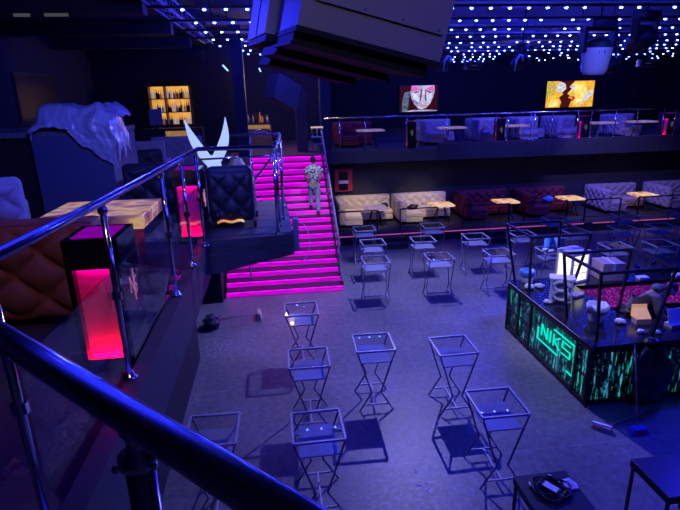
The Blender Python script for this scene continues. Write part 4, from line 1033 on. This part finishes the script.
# plastic sheet draped
mb = MB()
def shf(u, v):
    x = -3.7 + 1.2 * u; ext = .04 + .66 * max(0, (u - .42) / .58) ** .8
    top = 4.93 + .03 * math.sin(u * 9); e = .22
    if v < .5: y = 9.9 - 2.2 * v * .6; z = top - .02 * math.sin(v * 20); y = 9.8 - 2.2 * v; z = top
    elif v < .62: t = (v - .5) / .12; y = 8.7 - .2 * t; z = top - (.26 + .04 * math.sin(u * 12)) * t
    else: t = (v - .62) / .38; y = 8.5 - .02 * t; z = top - .28 - ext * t
    if u < .12: z -= (.12 - u) * 2.2 * (1 if v < .62 else .4)
    if u > .8 and v < .62: z -= (u - .8) * .9
    return Vector((x + (.12 * (v - .62) if v > .62 else 0), y, max(z, 3.25)))
mb.grid(shf, 60, 60)
mb.grid(lambda u, v: Vector((-2.52 + .1 * v, 8.48 + .75 * u, 4.75 - v * (.7 - .25 * abs(math.sin(u * 7))))), 20, 20)
for v in mb.bm.verts: v.co += Vector((noise.noise(v.co * 4), noise.noise(v.co * 5 + Vector((4, 0, 0))) * .7 - .02, noise.noise(v.co * 5 + Vector((0, 4, 0))))) * .05 + Vector((0, noise.noise(v.co * 17), noise.noise(v.co * 15 + Vector((7, 0, 0))))) * .02
o = mb.build('plastic_sheet', 'sheet'); tag(o, 'clear wrinkled plastic sheet draped over the booth', 'sheet')
sm = o.modifiers.new('thick', 'SOLIDIFY'); sm.thickness = .006
cv = thing('mixing_desk', 'box shaped equipment hidden under the plastic sheet', 'equipment', (-3.5, 8.75, 4.56)); MB().box(0, 0, 0, .9, .9, .28, bev=.02).build('case', 'black', cv)
# glowing wings
wgs = thing('wing_lamp', 'glowing white lamp shaped like two curved wings', 'lamp', (-.98, 8.2, 3.2))
def wing(tip, bend, wmax):
    mb = MB(); b0 = Vector((0, 0, .78)); tip = Vector(tip)
    def fn(u, v):
        t = v; c = b0.lerp(tip, t) + Vector((bend * math.sin(PI * t), 0, 0))
        w = wmax * (math.sin(PI * min(1, t * .75 + .25)) ** .8) * (1 - t) ** .35 + .004; a = 2 * PI * u
        return c + Vector((w * math.cos(a), .3 * w * math.sin(a), 0))
    mb.grid(fn, 16, 20); return mb
wing((-.36, 0, 1.5), -.045, .1).build('wing', 'wing', wgs); wing((.25, 0, 1.52), .07, .1).build('wing', 'wing', wgs)
MB().ball((.02, 0, .8), .11, .05, .16).build('body', 'wing', wgs); MB().lathe([(.15, 0), (.15, .02), (.03, .05), (.03, .66)], n=16).build('stand', 'black_metal', wgs)
tag(MB().lathe([(.16, 0), (.17, .35), (.14, .72), (.08, .84), (.0001, .87)], n=18).build('beige_stool', 'beige', None, (-.66, 8.78, 3.2)), 'beige rounded stool behind the glowing wings', 'stool')
# sofas further back
for col, x, y, w, lab in (('lilac', -3.5, 15.6, 1.4, 'grey tufted bench sofa below the bottle shelves'), ('lilac', -3.75, 12.6, 1.2, 'grey tufted sofa right of the covered booth')):
    t = thing('tufted_bench', lab, 'sofa', (x, y, 3.09 if y > 12.61 else 3.2))
    b = MB(); b.box(0, -.2, .05, w, 0, .88, bev=.04); b.quilt((0, -.2, .1), (1, 0, 0), (0, 0, 1), (0, -1, 0), w, .76, .16, .03, 4); b.build('backrest', col, t)
    MB().box(0, 0, .08, w, .6, .44, bev=.04).build('seat', col, t)
tub('dark violet tufted armchair before the grey tufted sofa', -2.75, 11.2, 3.2, .2, 'dark_velvet', .8, .8, .16, True)
# poster
po = thing('wall_poster', 'dark framed poster with small bright figures on the left wall', 'poster', (-6.02, 13.5, 4.55)); MB().box(0, 0, 0, .04, 2.4, 1.15).build('frame', 'black', po); MB().box(.04, .06, .06, .046, 2.34, 1.09).build('print', 'poster', po)

# ------------------------------------------------------------------ bottle shelves
def bottles(y, x0, x1, z, n, group, where, h0=.26):
    for k in range(n):
        x = x0 + (x1 - x0) * (k + .5) / n + random.uniform(-.012, .012); h = h0 * random.uniform(.75, 1.25); r = .036
        m = random.choice(('bottle_a', 'bottle_b', 'bottle_b', 'bottle_c', 'bottle_d') if 'backlit' in group else ('bottle_c', 'bottle_d', 'bottle_d', 'bottle_a'))
        tag(MB().lathe([(r, 0), (r, h * .58), (r * .4, h * .74), (r * .34, h), (.0001, h)], n=8).build('bottle', m, None, (x, y, z)), 'small bottle in the row on the %s' % where, 'bottle', group)
sv = thing('bottle_shelf', 'amber backlit wall shelf unit full of bottles', 'shelf', (-4.14, 18.7, 4.13))
MB().box(0, .42, 0, 1.3, .46, 1.3).build('lit_back', 'backlight', sv)
f = MB()
for z in (0, .42, .86, 1.28): f.box(-.02, .05, z, 1.36, .44, z + .03)
f.build('shelf_board', 'shelfwood', sv)
for x in (-.03, .5, 1.33): MB().box(x, .05, .03, x + .03, .44, 1.28).build('divider', 'shelfwood', sv)
for z, nme in ((4.13, 'lower amber shelf'), (4.55, 'middle amber shelf'), (4.99, 'upper amber shelf')):
    bottles(18.9, -4.08, -3.66, z + .03, 6, 'backlit bottles on the ' + nme, 'left half of the ' + nme); bottles(18.9, -3.58, -2.84, z + .03, 11, 'backlit bottles on the right of the ' + nme, 'right half of the ' + nme)
mo = thing('till_monitor', 'dark till monitor before the lit bottle shelves', 'monitor', (-3.75, 17.6, 4.1)); MB().box(-.2, -.02, .1, .2, .02, .6).build('panel', 'blue_velvet', mo); MB().lathe([(.1, 0), (.03, .03), (.03, .12)], n=10).build('foot', 'black', mo)
bc = thing('back_bar', 'dark bar counter with amber lit front below the bottle shelves', 'bar', (-4.2, 17.2, 3.09)); MB().box(0, 0, .95, 1.9, .7, 1.01).build('countertop', 'black', bc); MB().box(0, .1, 0, 1.9, .6, .95).build('body', 'black', bc); MB().box(.75, .08, .45, 1.55, .1, .93).build('lit_front', 'amber_wood', bc)
b2 = thing('landing_bar', 'bar with a wooden lit front at the back of the landing', 'bar', (-1.15, 20.0, 3.09)); MB().box(0, 0, .92, 1.05, .5, .98).build('countertop', 'black', b2); MB().box(0, .05, 0, 1.05, .45, .92).build('body', 'brown_pillar', b2); MB().box(.03, .03, .72, 1.0, .05, .9).build('lit_front', 'amber_wood', b2)
bottles(20.25, -1.08, -.2, 4.07, 10, 'bottles on the landing bar', 'landing bar', .3)
ct = thing('chrome_frame_table', 'chrome tube frame table on the landing before the bar', 'table', (-.95, 17.75, 3.09))
MB().path([(0, 0, .85), (.75, 0, .85), (.75, .4, .85), (0, .4, .85)], .02, 8, closed=True).build('top_frame', 'chrome', ct)
for x, y in ((0, 0), (.75, 0), (.75, .4), (0, .4)): MB().tube((x, y, 0), (x, y, .85), .018, 8).build('leg', 'chrome', ct)
MB().box(.02, .02, .84, .73, .38, .85).build('glass_top', 'tglass', ct)
rk = thing('side_shelf', 'small shelf rack with a lit top at the right of the landing', 'shelf', (1.28, 18.3, 3.09))
f = MB()
for z in (.25, .5): f.box(0, 0, z, .4, .3, z + .02)
f.build('shelf_board', 'frame', rk); MB().box(0, 0, .82, .42, .32, .86).build('lit_top', mat('warm_top', (.7, .6, .45), .5, emit=(1, .8, .45), es=.5), rk)
for x in (.02, .2, .38): MB().tube((x, .02, 0), (x, .02, .82), .012, 6).build('post', 'chrome', rk)
# blue box and hanging string at the deck corner
dkx = thing('deck_cabinet', 'dark blue box at the front corner of the plank deck', 'cabinet', (.17, 6.62, 2.99)); MB().box(.0, 0, 0, .075, .16, .45, bev=.006).build('case', 'blue_velvet', dkx); MB().ball((.07, .02, .5), .012, n=8, m=6).build('lamp', 'white', dkx)
mb = MB(); mb.path([(.0 + .13 * math.sin(a), 0, .28 + .27 * math.cos(a)) for a in [k * PI / 14 for k in range(15)]], .006, 6)
tag(mb.build('curved_cord', 'white', None, (.26, 6.72, 2.82)), 'thin white curved cord beside the deck box', 'cord')

# ------------------------------------------------------------------ people
def skin(verts, edges, radii, levels=2, root=0):
    me = bpy.data.meshes.new('sk'); me.from_pydata(verts, edges, []); me.update()
    o = bpy.data.objects.new('sk', me); COL.objects.link(o)
    md = o.modifiers.new('s', 'SKIN'); md.use_smooth_shade = True
    for i, r in enumerate(radii):
        sv_ = me.skin_vertices[0].data[i]; sv_.radius = (r, r) if not isinstance(r, tuple) else r; sv_.use_root = (i == root)
    ss = o.modifiers.new('u', 'SUBSURF'); ss.levels = levels; ss.render_levels = levels
    dg = bpy.context.evaluated_depsgraph_get(); dg.update()
    out = bpy.data.meshes.new_from_object(o.evaluated_get(dg)); bpy.data.objects.remove(o); bpy.data.meshes.remove(me)
    return out
def hand(mb, wrist, dirv, side, palmn, s=1.):
    """palm and five separate bent fingers"""
    w, d_, s_, n2 = Vector(wrist), Vector(dirv).normalized(), Vector(side).normalized(), Vector(palmn).normalized()
    pc = w + d_ * .045 * s
    mb.merge(skin([w, pc, w + d_ * .09 * s], [(0, 1), (1, 2)], [.026 * s, (.04 * s, .018 * s), (.04 * s, .016 * s)], 1))
    for k, ln in enumerate((.072, .08, .075, .058)):
        b0 = w + d_ * .07 * s + s_ * (.03 - .02 * k) * s; p1 = b0 + d_ * .03 * s; p2 = p1 + (d_ * .8 + n2 * .5).normalized() * ln * .5 * s; p3 = p2 + (d_ * .45 + n2 * .9).normalized() * ln * .5 * s
        mb.merge(skin([b0, p1, p2, p3], [(0, 1), (1, 2), (2, 3)], [.009 * s, .009 * s, .0085 * s, .007 * s], 1))
    t0 = w + d_ * .03 * s + s_ * .02 * s; t1 = t0 + (d_ * .6 + s_ * .8).normalized() * .04 * s; t2 = t1 + (d_ * .9 + n2 * .4 + s_ * .2).normalized() * .035 * s
    mb.merge(skin([t0, t1, t2], [(0, 1), (1, 2)], [.012 * s, .01 * s, .008 * s], 1))
def head(mb, c, mtx):
    """face towards local +Y"""
    c = Vector(c); T = lambda p: c + mtx @ Vector(p)
    mb.ball(c, .076, .095, .115, 20, 14, mtx)
    mb.ball(T((0, .05, -.06)), .052, .05, .055, 14, 10, mtx)           # jaw
    mb.ball(T((0, .1, -.012)), .014, .022, .026, 10, 8, mtx)           # nose
    mb.ball(T((0, .092, -.058)), .024, .012, .008, 10, 6, mtx)         # mouth
    for sx in (-1, 1):
        mb.ball(T((sx * .03, .086, .012)), .014, .01, .009, 10, 6, mtx)  # eyes
        mb.ball(T((sx * .076, -.0, -.01)), .012, .022, .034, 10, 8, mtx) # ears
def hairm(c, mtx, low=-.02):
    mb = MB(); c = Vector(c)
    mb.ball(c + mtx @ Vector((0, -.012, .014)), .082, .1, .116, 20, 14, mtx)
    inv = mtx.inverted(); dele = []
    for v in mb.bm.verts:
        q = inv @ (v.co - c)
        if (q.y > .05 and q.z < .06) or q.z < low - .03 + (q.y > 0) * .03: dele.append(v)
    bmesh.ops.delete(mb.bm, geom=dele, context='VERTS'); return mb
# person climbing the stairs
pz = 9 * RI
P1 = thing('person', 'person in a camouflage shirt and light jeans climbing the magenta stairs', 'person', (1.07, 15.05, pz))
I3 = Matrix.Identity(3)
body = MB()
V = [(0, 0, .95), (0, 0, 1.12), (0, -.01, 1.3), (0, 0, 1.46), (0, .015, 1.56), (-.17, -.01, 1.43), (-.25, -.03, 1.16), (-.2, .14, 1.0), (.17, -.01, 1.43), (.25, -.04, 1.16), (.21, .13, 1.0),
     (-.095, 0, .9), (-.1, .12, .58), (-.1, .1, .26), (.095, 0, .9), (.1, .01, .48), (.1, -.05, .1)]
E_ = [(0, 1), (1, 2), (2, 3), (3, 4), (3, 5), (5, 6), (6, 7), (3, 8), (8, 9), (9, 10), (0, 11), (11, 12), (12, 13), (0, 14), (14, 15), (15, 16)]
Rr = [.12, .12, .13, .075, .05, .06, .042, .028, .06, .042, .028, .09, .06, .042, .09, .06, .042]
body.merge(skin(V, E_, Rr)); head(body, (0, .03, 1.645), Matrix.Rotation(-.25, 3, 'X'))
hand(body, (-.2, .14, 1.0), (.3, .9, -.2), (.8, -.2, .3), (.3, 0, -1)); hand(body, (.21, .13, 1.0), (-.3, .9, -.2), (-.8, -.2, .3), (-.3, 0, -1))
body.build('body', 'skin', P1)
shirt = MB(); shirt.merge(skin([(0, 0, .93), (0, 0, 1.12), (0, -.01, 1.3), (0, 0, 1.45), (0, .01, 1.5), (-.17, -.01, 1.425), (-.235, -.025, 1.2), (.17, -.01, 1.425), (.235, -.035, 1.2)], [(0, 1), (1, 2), (2, 3), (3, 4), (3, 5), (5, 6), (3, 7), (7, 8)], [(.175, .135), (.165, .13), (.18, .14), .1, .068, .085, .078, .085, .078]))
shirt.build('shirt', 'shirt', P1)
tr = MB(); tr.merge(skin([(0, 0, .98), (-.095, 0, .88), (-.1, .12, .58), (-.1, .11, .26), (.095, 0, .88), (.1, .01, .48), (.1, -.045, .09)], [(0, 1), (1, 2), (2, 3), (0, 4), (4, 5), (5, 6)], [(.15, .125), .11, .08, .066, .11, .08, .066]))
tr.build('jeans', 'jeans', P1)
for x, y, z in ((-.1, .15, RI), (.1, -.02, 0)): MB().ball((x, y + .04, z + .05), .05, .13, .05, 14, 8).box(x - .048, y - .08, z + .002, x + .048, y + .165, z + .03, bev=.01).build('shoe', 'shoe', P1)
hairm((0, .03, 1.645), Matrix.Rotation(-.25, 3, 'X'), -.05).build('hair', 'hair', P1)
# person bending behind the bar
P2 = thing('person', 'person in a dark hooded jacket bending over behind the bar', 'person', (6.5, 8.15, 0), -2.2); P2.scale = (1.05, 1.05, 1.06)
body = MB()
V = [(0, -.05, .93), (0, .1, 1.1), (0, .26, 1.24), (0, .38, 1.33), (0, .45, 1.38), (-.18, .34, 1.28), (-.26, .42, 1.02), (-.16, .6, .9), (.18, .34, 1.28), (.26, .4, 1.02), (.17, .58, .9), (-.1, -.05, .88), (-.11, 0, .48), (-.11, -.06, .08), (.1, -.05, .88), (.11, 0, .48), (.11, -.06, .08)]
body.merge(skin(V, E_, Rr)); HM = Matrix.Rotation(-.9, 3, 'X'); hc = (0, .52, 1.42); head(body, hc, HM)
hand(body, (-.16, .6, .9), (.3, .8, -.4), (.8, -.2, .3), (.2, 0, -1)); hand(body, (.17, .58, .9), (-.3, .8, -.4), (-.8, -.2, .3), (-.2, 0, -1))
body.build('body', 'skin', P2)
jk = MB(); jk.merge(skin([(0, -.06, .86), (0, .08, 1.1), (0, .25, 1.24), (0, .37, 1.32), (-.18, .34, 1.28), (-.265, .42, 1.02), (-.17, .575, .91), (.18, .34, 1.28), (.265, .4, 1.02), (.18, .555, .91)], [(0, 1), (1, 2), (2, 3), (3, 4), (4, 5), (5, 6), (3, 7), (7, 8), (8, 9)], [(.18, .15), (.19, .15), (.2, .155), .12, .1, .075, .055, .1, .075, .055])); jk.build('jacket', 'jacket', P2)
MB().ball((0, .33, 1.42), .12, .1, .07, 16, 10).build('hood', 'jacket', P2)
tr = MB(); tr.merge(skin([(0, -.05, .95), (-.1, -.05, .86), (-.11, 0, .48), (-.11, -.06, .08), (.1, -.05, .86), (.11, 0, .48), (.11, -.06, .08)], [(0, 1), (1, 2), (2, 3), (0, 4), (4, 5), (5, 6)], [(.16, .13), .115, .085, .07, .115, .085, .07])); tr.build('trousers', 'trousers', P2)
for x in (-.11, .11): MB().ball((x, -.01, .05), .05, .13, .05, 14, 8).build('shoe', 'shoe', P2)
hairm(hc, HM, -.06).build('hair', 'hair', P2)
mk = MB(); mk.path([Vector(hc) + HM @ Vector((.088 * math.cos(a), .11 * math.sin(a), .03)) for a in [k * PI / 12 for k in range(24)]], .014, 8, closed=True); mk.build('headband', 'blue_mask', P2)

# ------------------------------------------------------------------ lights
def light(name, typ, loc, col, e, size=.1, tgt=None, angle=60, blend=.4):
    l = bpy.data.lights.new(name, typ); l.color = col; l.energy = e
    if typ == 'SPOT': l.spot_size = math.radians(angle); l.spot_blend = blend; l.shadow_soft_size = size
    elif typ == 'AREA': l.size = size
    else: l.shadow_soft_size = size
    o = bpy.data.objects.new(name, l); COL.objects.link(o); o.location = loc
    if tgt: o.rotation_euler = (Vector(tgt) - Vector(loc)).to_track_quat('-Z', 'Y').to_euler()
    return o
light('stage_spot_light', 'SPOT', (3.5, 12.75, 6.1), (.38, .35, 1), 2050, .025, (3.2, 9.0, 0), 130, .5)
light('blue_wash_light', 'SPOT', (9.5, 8.0, 6.5), (.02, .02, 1), 1900, .6, (4.0, 5.5, 0), 95, .6)
light('near_blue_wash_light', 'SPOT', (4.2, 1.2, 6.8), (.02, .02, 1), 700, .9, (2.6, 6.5, 0), 110, .6)
light('sofa_wash_light', 'SPOT', (3.2, 14.6, 5.9), (1, .74, .32), 1300, .08, (3.2, 18.8, .7), 27, .9)
light('sofa_wash_light', 'SPOT', (5.4, 14.6, 5.9), (1, .74, .32), 1300, .08, (5.5, 18.8, .7), 27, .9)
light('lounge_wall_light', 'SPOT', (4.2, 14.8, 4.9), (.5, .45, 1), 160, .1, (4.0, 19.6, 1.7), 60, .7)
light('lounge_wash_light', 'SPOT', (11, 15.5, 6.0), (.38, .3, 1), 800, .1, (13.6, 19, .7), 62, .6)
light('left_lounge_light', 'SPOT', (-.9, 4.6, 6.7), (.09, .11, 1), 540, .1, (-2.9, 8.6, 4.2), 110, .6)
light('balcony_wash_light', 'SPOT', (10, 16.0, 6.4), (.12, .1, 1), 1300, .1, (10.5, 20.6, 3.4), 120, .6)
light('stair_wash_light', 'SPOT', (1.2, 11.0, 6.3), (.8, .82, 1), 900, .08, (1.07, 15.1, 2.3), 16, .5)
light('speaker_blue_light', 'SPOT', (-1.9, 9.5, 6.5), (.03, .03, 1), 500, .1, (.2, 6.2, 6.0), 60, .5)
light('added_ceiling_uplight', 'SPOT', (9, 20, 4.9), (.02, .02, 1), 700, .3, (8, 15, 7.3), 140, .6)  # added lamp without a fixture, tints the ceiling blue
light('added_ceiling_uplight', 'SPOT', (1.2, 12, 4.6), (.02, .02, 1), 500, .3, (-.4, 13, 7.3), 120, .6)  # added lamp without a fixture, tints the left ceiling blue
light('added_ceiling_uplight', 'SPOT', (-.3, 3.6, 5.5), (.02, .03, 1), 4500, .3, (-.6, 3.8, 7.3), 130, .6)  # added unseen lamp, gives the handrails a blue ceiling to reflect
light('bar_wash_light', 'SPOT', (3.0, 6.2, 6.4), (.75, .72, 1), 420, .06, (5.5, 8.4, 1.1), 30, .5)
light('lens_cover_fill', 'SPOT', (5.6, 4.5, 6.9), (.14, .16, 1), 2600, .1, (7.62, 12, 5.5), 9, .5)  # added unseen spot that only brightens the pale lens cover
light('landing_light', 'POINT', (0, 19.0, 5.6), (1, .6, .35), 90, .1)
light('camera_level_light', 'SPOT', (-.6, 1.0, 6.9), (1, .5, .42), 120, .1, (-2.1, 4.2, 3.6), 50, .8)
light('speaker_fill_light', 'SPOT', (1.2, .6, 6.9), (1, .85, .85), 130, .2, (1.0, 5, 6.0), 60, .8)  # added unseen fill that brightens the grey cabinet

w = bpy.data.worlds.new('World'); SC.world = w; w.use_nodes = True
w.node_tree.nodes['Background'].inputs[0].default_value = (.05, .06, .4, 1); w.node_tree.nodes['Background'].inputs[1].default_value = .02

# ------------------------------------------------------------------ camera
p, a, r = math.radians(17.4), math.radians(6.8), math.radians(1.4)
fw = Vector((math.sin(a) * math.cos(p), math.cos(a) * math.cos(p), -math.sin(p)))
r0 = Vector((math.cos(a), -math.sin(a), 0)); u0 = r0.cross(fw)
Rt = r0 * math.cos(r) - u0 * math.sin(r); Up = u0 * math.cos(r) + r0 * math.sin(r)
cam = bpy.data.cameras.new('Camera'); cam.sensor_width = 36; cam.lens = 511 / 680 * 36; cam.clip_start = .05; cam.clip_end = 200
co = bpy.data.objects.new('Camera', cam); COL.objects.link(co)
co.matrix_world = Matrix(((Rt.x, Up.x, -fw.x, 0), (Rt.y, Up.y, -fw.y, 0), (Rt.z, Up.z, -fw.z, 5.0), (0, 0, 0, 1)))
SC.camera = co
SC.view_settings.view_transform = 'Standard'; SC.view_settings.look = 'None'; SC.view_settings.exposure = 0; SC.view_settings.gamma = 1; SC.view_settings.use_curve_mapping = False
try:
    SC.cycles.use_denoising = True; SC.cycles.max_bounces = 6; SC.cycles.diffuse_bounces = 3; SC.cycles.transparent_max_bounces = 16; SC.cycles.sample_clamp_indirect = 4; SC.cycles.use_light_tree = True
    SC.cycles.caustics_reflective = False; SC.cycles.caustics_refractive = False
except Exception: pass
